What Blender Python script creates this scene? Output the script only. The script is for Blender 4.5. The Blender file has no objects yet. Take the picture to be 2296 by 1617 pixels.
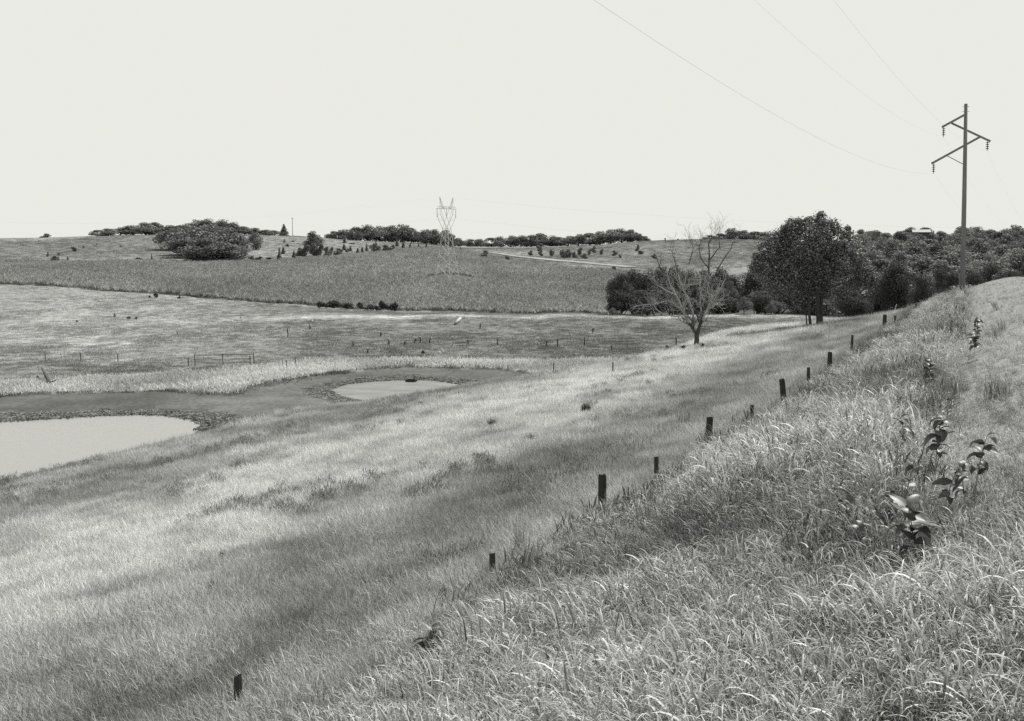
import bpy, math, random
import numpy as np

# ------------------------------------------------------------------ camera, light, exposure
F, CX, CY, HOR = 1100.0, 512.0, 360.5, 240.0
PITCH = math.atan((CY - HOR) / F)
SUN_EL, SUN_AZ = math.radians(50), math.radians(34)      # azimuth to the right of the view direction (+Y)
sc = bpy.context.scene
cam_d = bpy.data.cameras.new("camera"); cam = bpy.data.objects.new("camera", cam_d)
sc.collection.objects.link(cam); sc.camera = cam
cam_d.sensor_width = 36; cam_d.lens = 36 * F / 1024
cam_d.clip_start = 0.1; cam_d.clip_end = 20000
cam.location = (0, 0, 0); cam.rotation_euler = (math.pi / 2 - PITCH, 0, 0)

W = bpy.data.worlds.new("World"); sc.world = W; W.use_nodes = True
nt = W.node_tree; nt.nodes.clear()
sky = nt.nodes.new("ShaderNodeTexSky"); sky.sky_type = 'NISHITA'; sky.sun_disc = False
sky.sun_elevation = SUN_EL; sky.sun_rotation = SUN_AZ
sky.air_density = 1.0; sky.dust_density = 1.0; sky.ozone_density = 1.0
bw = nt.nodes.new("ShaderNodeRGBToBW")
gain = nt.nodes.new("ShaderNodeMath"); gain.operation = 'MULTIPLY'
sep = nt.nodes.new("ShaderNodeSeparateXYZ")      # a white summer haze low in the sky, clearer overhead
mr = nt.nodes.new("ShaderNodeMapRange"); mr.interpolation_type = 'SMOOTHSTEP'
for i_, v_ in enumerate((0.22, 0.65, 9.0, 1.3)): mr.inputs[i_ + 1].default_value = v_
nt.links.new(nt.nodes.new("ShaderNodeTexCoord").outputs['Generated'], sep.inputs[0]); nt.links.new(sep.outputs['Z'], mr.inputs[0]); nt.links.new(mr.outputs[0], gain.inputs[1])
lim = nt.nodes.new("ShaderNodeMath"); lim.operation = 'SMOOTH_MIN'; lim.inputs[1].default_value = 6.0; lim.inputs[2].default_value = 0.7
tint = nt.nodes.new("ShaderNodeVectorMath"); tint.operation = 'SCALE'
tint.inputs[0].default_value = (1.0, 1.008, 0.94)
bg = nt.nodes.new("ShaderNodeBackground"); bg.inputs[1].default_value = 0.1
wo = nt.nodes.new("ShaderNodeOutputWorld")
L = nt.links.new
L(sky.outputs[0], bw.inputs[0]); L(bw.outputs[0], gain.inputs[0]); L(gain.outputs[0], lim.inputs[0])
L(lim.outputs[0], tint.inputs['Scale']); L(tint.outputs[0], bg.inputs[0]); L(bg.outputs[0], wo.inputs[0])

sun_d = bpy.data.lights.new("sun", 'SUN'); sun_d.energy = 4.8; sun_d.angle = math.radians(0.5)
sun_d.color = (1.0, 0.995, 0.94)
sun = bpy.data.objects.new("sun", sun_d); sc.collection.objects.link(sun)
sun.rotation_euler = (math.pi / 2 - SUN_EL, 0, math.pi - SUN_AZ)
sun.location = (0, 0, 60)
sc.view_settings.view_transform = 'Standard'; sc.view_settings.look = 'None'
sc.view_settings.exposure = 0.45; sc.view_settings.gamma = 1.0
sc.cycles.max_bounces = 6; sc.cycles.diffuse_bounces = 3; sc.cycles.transmission_bounces = 4
sc.cycles.transparent_max_bounces = 4
sc.cycles.use_denoising = False

# ------------------------------------------------------------------ pixel <-> world helpers (used for measuring the photo)
CP, SP = math.cos(PITCH), math.sin(PITCH)
def uv(px, py):
    a = (np.asarray(px, float) - CX) / F; b = -(np.asarray(py, float) - CY) / F
    y = CP + b * SP; z = -SP + b * CP
    return a / y, z / y
def at(px, py, Y):
    u, v = uv(px, py); return np.array([float(u) * Y, Y, float(v) * Y])
def atz(px, py, z):
    u, v = uv(px, py); Y = z / float(v); return np.array([float(u) * Y, Y, z])
def proj(X, Y, Z):
    d = Y * CP - Z * SP; up = Y * SP + Z * CP
    return CX + F * X / d, CY - F * up / d

# ------------------------------------------------------------------ the lie of the land
CA, SA = math.cos(math.radians(22.8)), math.sin(math.radians(22.8))
def qs(X, Y): return -CA * X + SA * Y, SA * X + CA * Y           # q: metres left of the road edge, s: along the road
def xy(q, s): return -CA * q + SA * s, SA * q + CA * s

def pchip(xk, yk, x):
    """xk: list of arrays or scalars (K), yk the same, x array -> smooth monotone interpolation."""
    K = len(xk); xk = [np.asarray(a, float) for a in xk]; yk = [np.asarray(a, float) for a in yk]
    h = [xk[i + 1] - xk[i] for i in range(K - 1)]; dl = [(yk[i + 1] - yk[i]) / h[i] for i in range(K - 1)]
    m = [dl[0]]
    for i in range(1, K - 1):
        p = dl[i - 1] * dl[i]
        m.append(np.where(p > 0, 2 * p / np.where(p > 0, dl[i - 1] + dl[i], 1), 0.0))
    m.append(dl[-1])
    x = np.clip(x, xk[0], xk[-1]); out = np.zeros(np.shape(x)) + yk[0]
    for i in range(K - 1):
        t = np.clip((x - xk[i]) / h[i], 0, 1); t2 = t * t; t3 = t2 * t
        val = (2 * t3 - 3 * t2 + 1) * yk[i] + (t3 - 2 * t2 + t) * h[i] * m[i] + (-2 * t3 + 3 * t2) * yk[i + 1] + (t3 - t2) * h[i] * m[i + 1]
        out = np.where(x >= xk[i], val, out)
    return out

# each column: photo x, then (distance, photo y) of: basin edge, pasture lip, crop foot, crop head, ridge
COLS = [
 (-700, (96, 372), (160, 330), (230, 292), (400, 265), (700, 241)),
 (-100, (90, 384), (158, 328), (230, 283), (400, 263), (700, 240)),
 (40,   (90, 382), (160, 324), (230, 285.5), (400, 263), (700, 238)),
 (134,  (93, 378), (162, 322), (230, 293), (405, 262.5), (700, 235.5)),
 (214,  (96, 374), (165, 319.5), (228, 299), (405, 263), (700, 235)),
 (290,  (98, 371), (168, 318), (226, 304.5), (420, 260.5), (700, 236)),
 (357,  (100, 369), (170, 317.3), (225, 310), (460, 255.5), (720, 241)),
 (428,  (100, 369), (170, 316.8), (225, 312), (540, 249), (760, 243.5)),
 (464,  (100, 369), (170, 316.6), (225, 312.5), (530, 252), (810, 247)),
 (513,  (101, 368), (170, 316.4), (225, 313.5), (470, 262.5), (810, 247)),
 (580,  (102, 367), (170, 316.2), (225, 314), (420, 269.5), (800, 245.5)),
 (647,  (103, 366), (170, 316), (225, 318), (410, 272), (750, 241)),
 (705,  (103, 366), (170, 316), (225, 320), (410, 270), (720, 239.5)),
 (770,  (103, 366), (170, 316), (225, 320), (400, 268), (700, 240.5)),
 (870,  (103, 366), (165, 320), (225, 318), (400, 262), (600, 244)),
 (960,  (103, 366), (165, 322), (225, 316), (400, 258), (600, 242)),
 (1150, (103, 366), (165, 324), (225, 314), (400, 256), (600, 240)),
 (1800, (103, 366), (165, 326), (225, 314), (400, 256), (600, 240))]
_cu = [float(uv(c[0], 300)[0]) for c in COLS]
_kd = np.array([[k[0] for k in c[1:]] for c in COLS], float)
_kz = np.array([[k[0] * float(uv(c[0], k[1])[1]) for k in c[1:]] for c in COLS], float)
def knots(u):
    d = [pchip(_cu, list(_kd[:, j]), u) for j in range(5)]
    z = [pchip(_cu, list(_kz[:, j]), u) for j in range(5)]
    o = np.ones(np.shape(u))
    D = [o * 20] + d + [o * 1150, o * 2600, o * 9000]
    Z = [o * -12.1] + z + [z[4] - 17, o * -45, o * -60]
    return D, Z
def uclip(X, Y):
    return np.clip(X / np.maximum(Y, 1e-3), _cu[0], _cu[-1]) if True else None
def floor_z(X, Y):
    u = uclip(X, Y); D, Z = knots(u)
    d = np.where(Y > 0, Y, 0)
    return pchip(D, Z, d)
def kparam(X, Y):
    u = uclip(X, Y); D, _ = knots(u); k = np.zeros(np.shape(u)); d = Y
    for i in range(len(D) - 1):
        t = np.clip((d - D[i]) / (D[i + 1] - D[i]), 0, 1); k = k + t
    return k

def sdist(poly, X, Y):
    """signed distance to a polygon, negative inside"""
    P = np.asarray(poly, float); X = np.asarray(X, float); Y = np.asarray(Y, float)
    best = np.full(X.shape, 1e9); ins = np.zeros(X.shape, bool)
    for i in range(len(P)):
        ax, ay = P[i]; bx, by = P[(i + 1) % len(P)]
        ex, ey = bx - ax, by - ay
        t = np.clip(((X - ax) * ex + (Y - ay) * ey) / (ex * ex + ey * ey + 1e-12), 0, 1)
        best = np.minimum(best, np.hypot(X - ax - t * ex, Y - ay - t * ey))
        c = (ay > Y) != (by > Y)
        with np.errstate(divide='ignore', invalid='ignore'):
            ins ^= c & (X < ex * (Y - ay) / (ey if ey else 1e-12) + ax)
    return np.where(ins, -best, best)

WATER = -12.0
def dpoly(pts, z):   # photo outline (2296-wide view) to plan on the level z
    return [tuple(atz(x * 1024 / 2296, y * 1024 / 2296, z)[:2]) for x, y in pts]
POND1 = dpoly([(-500, 985), (-200, 958), (85, 942), (150, 938), (230, 933), (300, 931), (360, 933), (420, 941), (455, 953), (458, 962), (500, 966), (530, 962), (560, 975), (420, 1050), (75, 1200), (-600, 1400)], WATER)
POND2 = dpoly([(770, 872), (800, 862), (850, 857), (900, 854), (960, 855), (1000, 861), (1012, 868), (985, 878), (1000, 892), (930, 915), (830, 915), (822, 897), (798, 888), (775, 880)], WATER)
BASIN = dpoly([(-600, 950), (-100, 900), (85, 888), (250, 884), (350, 880), (430, 884), (505, 888), (560, 872), (640, 856), (720, 840), (820, 832), (900, 826), (1000, 828), (1100, 832), (1175, 838), (1210, 848), (1150, 870), (1000, 930), (700, 990), (300, 1130), (-600, 1400)], -11.9)
BANK = dpoly([(-600, 880), (85, 862), (200, 852), (330, 846), (450, 836), (560, 826), (700, 812), (900, 810), (1100, 812), (1250, 812), (1400, 806), (1500, 800), (1560, 800), (1300, 850), (1180, 838), (1100, 830), (900, 824), (720, 838), (560, 870), (505, 886), (350, 878), (85, 886), (-600, 950)], -11.9)

def hash2(i, j, seed=0):
    n = (i * 374761393 + j * 668265263 + seed * 1274126177) & 0xffffffff
    n = ((n ^ (n >> 13)) * 1274126177) & 0xffffffff
    return ((n ^ (n >> 16)) & 0xffff) / 65535.0
def noise(x, y, seed=0):
    x = np.asarray(x, float); y = np.asarray(y, float)
    i = np.floor(x).astype(np.int64); j = np.floor(y).astype(np.int64); fx = x - i; fy = y - j
    fx = fx * fx * (3 - 2 * fx); fy = fy * fy * (3 - 2 * fy)
    a = hash2(i, j, seed); b = hash2(i + 1, j, seed); c = hash2(i, j + 1, seed); d = hash2(i + 1, j + 1, seed)
    return (a + (b - a) * fx) * (1 - fy) + (c + (d - c) * fx) * fy - 0.5
def fbm(x, y, n=4, seed=0):
    r = 0; a = 1.0
    for k in range(n): r = r + a * noise(x * 2 ** k + 17.3 * k, y * 2 ** k - 9.1 * k, seed + k); a *= 0.55
    return r

def hill_z(X, Y):
    q, s = qs(X, Y); sc_ = np.clip(s, -60, 400)
    zr = -2.9 - 0.0155 * sc_; zf = -5.15 - 0.0185 * sc_
    top = -1.75 - 0.0155 * sc_
    toe = -12.5 + 0 * sc_
    tq = np.interp(s, [30, 62, 80, 92, 120], [47.5, 47.5, 41, 30.0, 27.0])
    z = pchip([sc_ * 0 - 60, sc_ * 0 - 4.0, sc_ * 0 + 0.6, sc_ * 0 + 6.9, sc_ * 0 + 16, sc_ * 0 + 24, tq, sc_ * 0 + 100],
              [top, top, zr, zf, zf + (toe - zf) * 0.26, zf + (toe - zf) * 0.468, toe, toe - 9], q)
    z = z - np.where(s > 116, ((s - 116) / 24) ** 2 * 1.6, 0) - np.where(q > 100, (q - 100) * .2, 0)
    z = z - np.where(s < -60, (-60 - s) * 0.02, 0)
    return np.maximum(z, -40)
def ground(X, Y):
    X = np.asarray(X, float); Y = np.asarray(Y, float)
    h = hill_z(X, Y); f = floor_z(X, Y)
    near = (Y > 25) & (Y < 130)
    sd1 = np.where(near, sdist(POND1, X, Y), 50); sd2 = np.where(near, sdist(POND2, X, Y), 50)
    sd = np.minimum(sd1, sd2 - .5) - .7
    w = np.clip(1 - sd / 14, 0, 1); w = w * w * (3 - 2 * w)
    bowl = WATER - .04 + np.where(sd < 0, np.clip(sd * 0.25, -0.5, 0), np.clip(sd * 0.07, 0, 0.6))
    f = f * (1 - w) + bowl * w
    k = 0.7
    m = np.maximum(h, f); dd = np.abs(h - f); z = m + np.where(dd < k, (k - dd) ** 2 / (4 * k), 0)
    r = np.hypot(X, Y)
    rough = np.clip((r - 3) / 20, 0.05, 1)
    far = np.clip(r / 120, 1, 6)
    z = z + rough * 0.22 * fbm(X / (7.0 * far), Y / (7.0 * far), 3, 5) * np.clip((sd - 1.5) / 3, 0, 1) * np.where(r > 150, 1.6, 1)
    return z
def g1(x, y): return float(ground(np.array([x]), np.array([y]))[0])
def hit(px, py, d0=4.0, d1=1500.0, n=2600):
    """first place on the ground seen at a photo pixel"""
    u, v = uv(px, py); Y = np.geomspace(d0, d1, n); z = ground(float(u) * Y, Y); c = float(v) * Y
    w = np.nonzero(c <= z)[0]
    if len(w) == 0:
        w = [int(np.argmin((c - z) / Y))]
    Yh = Y[w[0]]; return np.array([float(u) * Yh, Yh, float(z[w[0]])])

# ------------------------------------------------------------------ materials (all grey: the photograph is black and white)
PAPER = (1.0, 1.0, 0.985)
def mat(name, base=0.2, var=0.3, scale=1.0, rough=0.9, spec=0.2, trans=0.0, tone=None, bump=0.0, objrand=0.0, island=0.0, detail=6, stretch=(1, 1, 1), fine=None):
    """grey procedural material. tone: None, 'GEO' (vertex attribute 'tone') or 'INST' (instance attribute 'tone')"""
    m = bpy.data.materials.new(name); m.use_nodes = True; n = m.node_tree; n.nodes.clear(); l = n.links.new
    out = n.nodes.new("ShaderNodeOutputMaterial"); p = n.nodes.new("ShaderNodeBsdfPrincipled")
    p.inputs['Roughness'].default_value = rough; p.inputs['Specular IOR Level'].default_value = spec
    def math_(op, a, b=None):
        x = n.nodes.new("ShaderNodeMath"); x.operation = op
        for i, s in enumerate((a, b)):
            if s is None: continue
            if isinstance(s, (int, float)): x.inputs[i].default_value = s
            else: l(s, x.inputs[i])
        return x.outputs[0]
    val = None
    if tone:
        a = n.nodes.new("ShaderNodeAttribute"); a.attribute_name = 'tone'
        a.attribute_type = 'GEOMETRY' if tone == 'GEO' else 'INSTANCER'
        val = a.outputs['Fac']
    else:
        v = n.nodes.new("ShaderNodeValue"); v.outputs[0].default_value = base; val = v.outputs[0]
    tc = n.nodes.new("ShaderNodeTexCoord"); mp = n.nodes.new("ShaderNodeMapping")
    mp.inputs['Scale'].default_value = [s * scale for s in stretch]; l(tc.outputs['Object'], mp.inputs[0])
    nz = None
    if var:
        nz = n.nodes.new("ShaderNodeTexNoise"); nz.inputs['Scale'].default_value = 1.0; nz.inputs['Detail'].default_value = detail
        nz.inputs['Roughness'].default_value = 0.65; l(mp.outputs[0], nz.inputs[0])
        f = math_('ADD', math_('MULTIPLY', math_('SUBTRACT', nz.outputs['Fac'], 0.5), 4 * var), 1.0)
        val = math_('MULTIPLY', val, f)
    if fine:
        n2 = n.nodes.new("ShaderNodeTexNoise"); n2.inputs['Scale'].default_value = fine[0]; n2.inputs['Detail'].default_value = 3
        l(tc.outputs['Object'], n2.inputs[0])
        val = math_('MULTIPLY', val, math_('ADD', math_('MULTIPLY', math_('SUBTRACT', n2.outputs['Fac'], 0.5), 4 * fine[1]), 1.0))
    if objrand:
        o = n.nodes.new("ShaderNodeObjectInfo")
        val = math_('MULTIPLY', val, math_('ADD', math_('MULTIPLY', math_('SUBTRACT', o.outputs['Random'], 0.5), 2 * objrand), 1.0))
    if island:
        g = n.nodes.new("ShaderNodeNewGeometry")
        val = math_('MULTIPLY', val, math_('ADD', math_('MULTIPLY', math_('SUBTRACT', g.outputs['Random Per Island'], 0.5), 2 * island), 1.0))
    val = math_('MAXIMUM', val, 0.008)
    c = n.nodes.new("ShaderNodeCombineColor")
    for i in range(3): l(val, c.inputs[i])
    l(c.outputs[0], p.inputs['Base Color'])
    if bump and nz:
        b = n.nodes.new("ShaderNodeBump"); b.inputs['Strength'].default_value = bump; b.inputs['Distance'].default_value = 0.3 / max(scale, .01)
        l(nz.outputs['Fac'], b.inputs['Height']); l(b.outputs[0], p.inputs['Normal'])
    sh = p.outputs[0]
    if trans:
        t = n.nodes.new("ShaderNodeBsdfTranslucent"); l(c.outputs[0], t.inputs[0])
        mx = n.nodes.new("ShaderNodeMixShader"); mx.inputs[0].default_value = trans
        l(p.outputs[0], mx.inputs[1]); l(t.outputs[0], mx.inputs[2]); sh = mx.outputs[0]
    l(sh, out.inputs[0])
    return m

M = {}
M['ground'] = mat('ground_grass', tone='GEO', var=0.22, scale=0.35, rough=1, spec=0, fine=(3.0, 0.28))
M['tall'] = mat('tall_grass', tone='INST', var=0, rough=0.55, spec=0.25, trans=0.3, island=0.65)
M['dry'] = mat('dry_grass', tone='INST', var=0, rough=0.9, spec=0.05, trans=0.25, island=0.22)
M['corn'] = mat('crop_leaf', tone='INST', var=0, rough=0.6, spec=0.25, trans=0.25, island=0.35)
M['leaf_far'] = mat('far_foliage', base=0.18, var=0, rough=0.75, spec=0.12, trans=0.2, objrand=0.22, island=0.45)
M['leaf_mid'] = mat('dense_foliage', base=0.075, var=0, rough=0.7, spec=0.15, trans=0.2, objrand=0.2, island=0.45)
M['leaf_pale'] = mat('pale_foliage', base=0.15, var=0, rough=0.7, spec=0.15, trans=0.25, island=0.4)
M['leaf_lone'] = mat('glossy_foliage', base=0.165, var=0, rough=0.6, spec=0.25, trans=0.25, island=0.75)  # wide leaf-to-leaf tone spread paints in the light glints
M['bark'] = mat('dark_bark', base=0.07, var=0.3, scale=6, rough=0.95, stretch=(1, 1, .3))
M['deadwood'] = mat('bleached_wood', base=0.34, var=0.3, scale=5, rough=0.8, stretch=(1, 1, .4))
M['pole'] = mat('creosote_wood', base=0.2, var=0.25, scale=5, rough=0.9, stretch=(1, 1, .08), fine=(30, .2))
M['post'] = mat('weathered_post', base=0.05, var=0.35, scale=9, rough=0.95, stretch=(1, 1, .15), bump=.5)
M['steel'] = mat('painted_steel_post', base=0.07, var=0.3, scale=8, rough=0.6, spec=.3)
M['galv'] = mat('galvanised_steel', base=0.6, var=0.1, scale=3, rough=0.5, spec=.4)
M['insul'] = mat('glazed_porcelain', base=0.05, var=0.1, scale=3, rough=0.2, spec=.5)
M['wire'] = mat('conductor_wire', base=0.32, var=0.0, rough=0.5, spec=.3)
M['weed'] = mat('broad_leaf', base=0.095, var=0.35, scale=14, rough=0.48, spec=0.36, trans=0.25, objrand=.25)
M['vein'] = mat('pale_midrib', base=0.35, var=0, rough=0.6)
M['stalk'] = mat('weed_stalk', base=0.06, var=0.2, scale=10, rough=0.8, objrand=.3)
M['stone'] = mat('pale_stone', base=0.5, var=0.2, scale=4, rough=0.9, bump=.3)
M['darkstone'] = mat('dark_stone', base=0.04, var=0.2, scale=4, rough=0.9, bump=.3)
M['mud'] = mat('mud_clod', tone='INST', var=0, rough=0.9, spec=0.1, island=.5)
M['gravel'] = mat('gravel_road', base=0.29, var=0.12, scale=0.6, rough=1, spec=0, fine=(4, .1))
M['asphalt'] = mat('asphalt', base=0.07, var=0.15, scale=0.8, rough=0.9, fine=(40, .25))
M['paint'] = mat('road_paint', base=0.6, var=0.15, scale=4, rough=0.8)
M['roofing'] = mat('pale_roofing', base=0.15, var=0.1, scale=1, rough=0.6)
M['siding'] = mat('dark_siding', base=0.09, var=0.15, scale=1, rough=0.8)
M['glass'] = mat('window_glass', base=0.02, var=0, rough=0.1, spec=.5)
# pond: silty shallow water, pale where the sky mirrors in it
m = bpy.data.materials.new('silty_water'); m.use_nodes = True; n = m.node_tree; p = n.nodes['Principled BSDF']
p.inputs['Base Color'].default_value = (.22, .22, .215, 1); p.inputs['Roughness'].default_value = 0.16; p.inputs['IOR'].default_value = 1.33
p.inputs['Specular IOR Level'].default_value = 0.5
nz = n.nodes.new("ShaderNodeTexNoise"); nz.inputs['Scale'].default_value = 1.6; nz.inputs['Detail'].default_value = 4
tc = n.nodes.new("ShaderNodeTexCoord"); mp = n.nodes.new("ShaderNodeMapping"); mp.inputs['Scale'].default_value = (1, 2.4, 1)
n.links.new(tc.outputs['Object'], mp.inputs[0]); n.links.new(mp.outputs[0], nz.inputs[0])
b = n.nodes.new("ShaderNodeBump"); b.inputs['Strength'].default_value = 0.45; b.inputs['Distance'].default_value = 0.05
n.links.new(nz.outputs['Fac'], b.inputs['Height']); n.links.new(b.outputs[0], p.inputs['Normal'])
M['water'] = m
M['shallow'] = mat('muddy_shallow_water', base=0.15, var=0.4, scale=0.5, rough=0.5, spec=0.3, stretch=(.6, 1.6, 1), fine=(3, .12))

# ------------------------------------------------------------------ builders
def link(o, parent=None):
    sc.collection.objects.link(o)
    if parent is not None: o.parent = parent
    return o
def tag(o, label=None, cat=None, group=None, kind=None):
    if label: o['label'] = label
    if cat: o['category'] = cat
    if group: o['group'] = group
    if kind: o['kind'] = kind
    return o
def empty(name, loc, rz=0.0, scale=1.0):
    o = bpy.data.objects.new(name, None); o.empty_display_size = 0.2
    o.location = [float(c) for c in loc]; o.rotation_euler = (0, 0, rz); o.scale = (scale,) * 3
    return link(o)
def mesh_np(name, V, Fq, material, smooth=False, attr=None):
    V = np.ascontiguousarray(V, dtype=np.float32); Fq = np.ascontiguousarray(Fq, dtype=np.int32)
    me = bpy.data.meshes.new(name); nf, k = Fq.shape
    me.vertices.add(len(V)); me.vertices.foreach_set('co', V.ravel())
    me.loops.add(nf * k); me.loops.foreach_set('vertex_index', Fq.ravel())
    me.polygons.add(nf); me.polygons.foreach_set('loop_start', np.arange(nf, dtype=np.int32) * k)
    if smooth: me.polygons.foreach_set('use_smooth', np.ones(nf, bool))
    if attr:
        for an, av in attr.items():
            a = me.attributes.new(an, 'FLOAT', 'POINT'); a.data.foreach_set('value', np.ascontiguousarray(av, dtype=np.float32))
    me.update(calc_edges=True); me.validate()
    if material is not None: me.materials.append(material)
    return me
def obj(name, me, parent=None): return link(bpy.data.objects.new(name, me), parent)

class MB:
    """collects tubes, boxes and quads into one mesh"""
    def __init__(s): s.V = []; s.F = []; s.n = 0
    def add(s, V, Fq):
        V = np.asarray(V, float); s.V.append(V); s.F += [tuple(int(i) + s.n for i in f) for f in Fq]; s.n += len(V); return s
    def tube(s, path, rad, n=6, cap=True):
        P = np.asarray(path, float); rad = np.broadcast_to(np.asarray(rad, float), (len(P),)); V = []; 
        T = np.gradient(P, axis=0); T /= np.linalg.norm(T, axis=1)[:, None] + 1e-12
        ref = np.array([0, 0, 1.0]) if abs(T[0, 2]) < .9 else np.array([1.0, 0, 0])
        A = np.cross(T[0], ref); A /= np.linalg.norm(A)
        for i in range(len(P)):
            A = A - T[i] * np.dot(A, T[i]); A /= np.linalg.norm(A) + 1e-12; B = np.cross(T[i], A)
            for j in range(n):
                a = 2 * math.pi * j / n; V.append(P[i] + rad[i] * (math.cos(a) * A + math.sin(a) * B))
        Fq = [(i * n + j, i * n + (j + 1) % n, (i + 1) * n + (j + 1) % n, (i + 1) * n + j) for i in range(len(P) - 1) for j in range(n)]
        if cap: Fq += [tuple(range(n - 1, -1, -1)), tuple((len(P) - 1) * n + j for j in range(n))]
        return s.add(V, Fq)
    def bar(s, a, b, w, h=None):
        a = np.asarray(a, float); b = np.asarray(b, float); h = h or w; t = b - a; t /= np.linalg.norm(t)
        ref = np.array([0, 0, 1.0]) if abs(t[2]) < .95 else np.array([1.0, 0, 0])
        A = np.cross(t, ref); A /= np.linalg.norm(A); B = np.cross(A, t); V = []
        for p in (a, b):
            for i, j in ((-1, -1), (1, -1), (1, 1), (-1, 1)): V.append(p + A * i * w / 2 + B * j * h / 2)
        return s.add(V, [(3, 2, 1, 0), (4, 5, 6, 7), (0, 1, 5, 4), (1, 2, 6, 5), (2, 3, 7, 6), (3, 0, 4, 7)])
    def box(s, c, d):
        c = np.asarray(c, float); x, y, z = [v / 2 for v in d]
        V = [c + np.array([i * x, j * y, k * z]) for k in (-1, 1) for i, j in ((-1, -1), (1, -1), (1, 1), (-1, 1))]
        return s.add(V, [(3, 2, 1, 0), (4, 5, 6, 7), (0, 1, 5, 4), (1, 2, 6, 5), (2, 3, 7, 6), (3, 0, 4, 7)])
    def lathe(s, prof, c, n=12):
        V = []; c = np.asarray(c, float)
        for r, z in prof:
            for j in range(n):
                a = 2 * math.pi * j / n; V.append(c + np.array([r * math.cos(a), r * math.sin(a), z]))
        Fq = [(i * n + j, i * n + (j + 1) % n, (i + 1) * n + (j + 1) % n, (i + 1) * n + j) for i in range(len(prof) - 1) for j in range(n)]
        Fq += [tuple(range(n - 1, -1, -1)), tuple((len(prof) - 1) * n + j for j in range(n))]
        return s.add(V, Fq)
    def mesh(s, name, material, smooth=False):
        me = bpy.data.meshes.new(name); me.from_pydata(np.vstack(s.V).tolist(), [], s.F); me.update()
        if smooth: me.polygons.foreach_set('use_smooth', np.ones(len(me.polygons), bool))
        me.materials.append(material); return me
    def build(s, name, material, parent=None, smooth=False): return obj(name, s.mesh(name, material, smooth), parent)

def blades(rng, n, R, Lr, Wr, lean, droop, segs=4, wind=None, windk=0.0, base=None):
    """n bent grass blades as tapering strips -> V, F"""
    r = R * np.sqrt(rng.random(n)); a = rng.random(n) * 2 * np.pi
    P = np.stack([r * np.cos(a), r * np.sin(a), np.zeros(n)], 1) if base is None else base
    Ln = rng.uniform(*Lr, n); Wd = rng.uniform(*Wr, n); az = rng.random(n) * 2 * np.pi
    if wind is not None:
        dx = np.cos(az) * (1 - windk) + np.cos(wind) * windk * 1.6; dy = np.sin(az) * (1 - windk) + np.sin(wind) * windk * 1.6
        az = np.arctan2(dy, dx)
    th0 = rng.uniform(*lean, n); dr = rng.uniform(*droop, n); tw = rng.normal(0, .5, n)
    V = np.zeros((n, segs + 1, 2, 3)); p = P.copy(); pw = rng.uniform(1.2, 2.4, n)
    for i in range(segs + 1):
        t = i / segs; th = th0 + dr * t ** pw
        sa = az + math.pi / 2 + tw * t
        side = np.stack([np.cos(sa), np.sin(sa), 0.25 * np.sin(tw * 2) * np.ones(n)], 1)
        w = Wd * (1 - t ** 2.2) * (0.55 + 0.45 * min(1, t * 4)) + 0.0006
        V[:, i, 0] = p - side * w[:, None] / 2; V[:, i, 1] = p + side * w[:, None] / 2
        p = p + (Ln / segs)[:, None] * np.stack([np.sin(th) * np.cos(az), np.sin(th) * np.sin(az), np.cos(th)], 1)
    k = (segs + 1) * 2; f = np.array([[2 * i, 2 * i + 1, 2 * i + 3, 2 * i + 2] for i in range(segs)])
    Fq = (f[None] + (np.arange(n) * k)[:, None, None]).reshape(-1, 4)
    return V.reshape(-1, 3), Fq

def leafcards(rng, C, N, size, aspect=0.6):
    """quads at points C facing roughly along N"""
    n = len(C); s = size * rng.uniform(.6, 1.35, n)
    Nn = N + rng.normal(0, .55, (n, 3)); Nn /= np.linalg.norm(Nn, axis=1)[:, None] + 1e-9
    A = np.cross(Nn, rng.normal(0, 1, (n, 3))); A /= np.linalg.norm(A, axis=1)[:, None] + 1e-9; B = np.cross(Nn, A)
    A = A * (s / 2)[:, None]; B = B * (s * aspect / 2)[:, None]
    V = np.stack([C - A, C + B - A * .1 + Nn * (s * .08)[:, None], C + A, C - B - A * .1 + Nn * (s * .08)[:, None]], 1).reshape(-1, 3)
    return V, np.arange(4 * n).reshape(n, 4)

def crown_pts(rng, n, w, h, z0, lobes, lobe_r=(.28, .48), round_=1.0, fill=.35, flat=0.75, dome=False):
    """leaf points and outward normals for a crown of lumpy lobes; w,h full width/height; z0 its bottom"""
    c = []
    for i in range(lobes):
        a = rng.random() * 2 * np.pi; t = rng.random() ** 0.8; zz = rng.uniform(0, 1)
        prof = math.sin(math.pi * min(.97, .16 + .8 * zz)) ** round_
        rr = (w / 2) * prof * math.sqrt(rng.random()) * .74
        lr = rng.uniform(*lobe_r) * min(w, h * 1.3) / 2 * (0.6 + .4 * prof)
        c.append((rr * math.cos(a), rr * math.sin(a), z0 + lr * .6 + zz * max(.05, h - lr * 1.5), lr))
    c = np.array(c)
    if dome: c[:, 2] = z0 + c[:, 3] * .5 + (c[:, 2] - z0) * np.sqrt(np.clip(1.08 - (np.hypot(c[:, 0], c[:, 1]) / (w / 2)) ** 2, .08, 1)) * .93
    wts = c[:, 3] ** 2; pick = rng.choice(lobes, n, p=wts / wts.sum())
    D = rng.normal(0, 1, (n, 3)); D /= np.linalg.norm(D, axis=1)[:, None]
    rad = c[pick, 3] * np.where(rng.random(n) < fill, rng.random(n) ** .5, rng.normal(1, .07, n))
    P = c[pick, :3] + D * rad[:, None] * np.array([1, 1, flat])
    return P, D + np.array([0, 0, .35])

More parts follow.
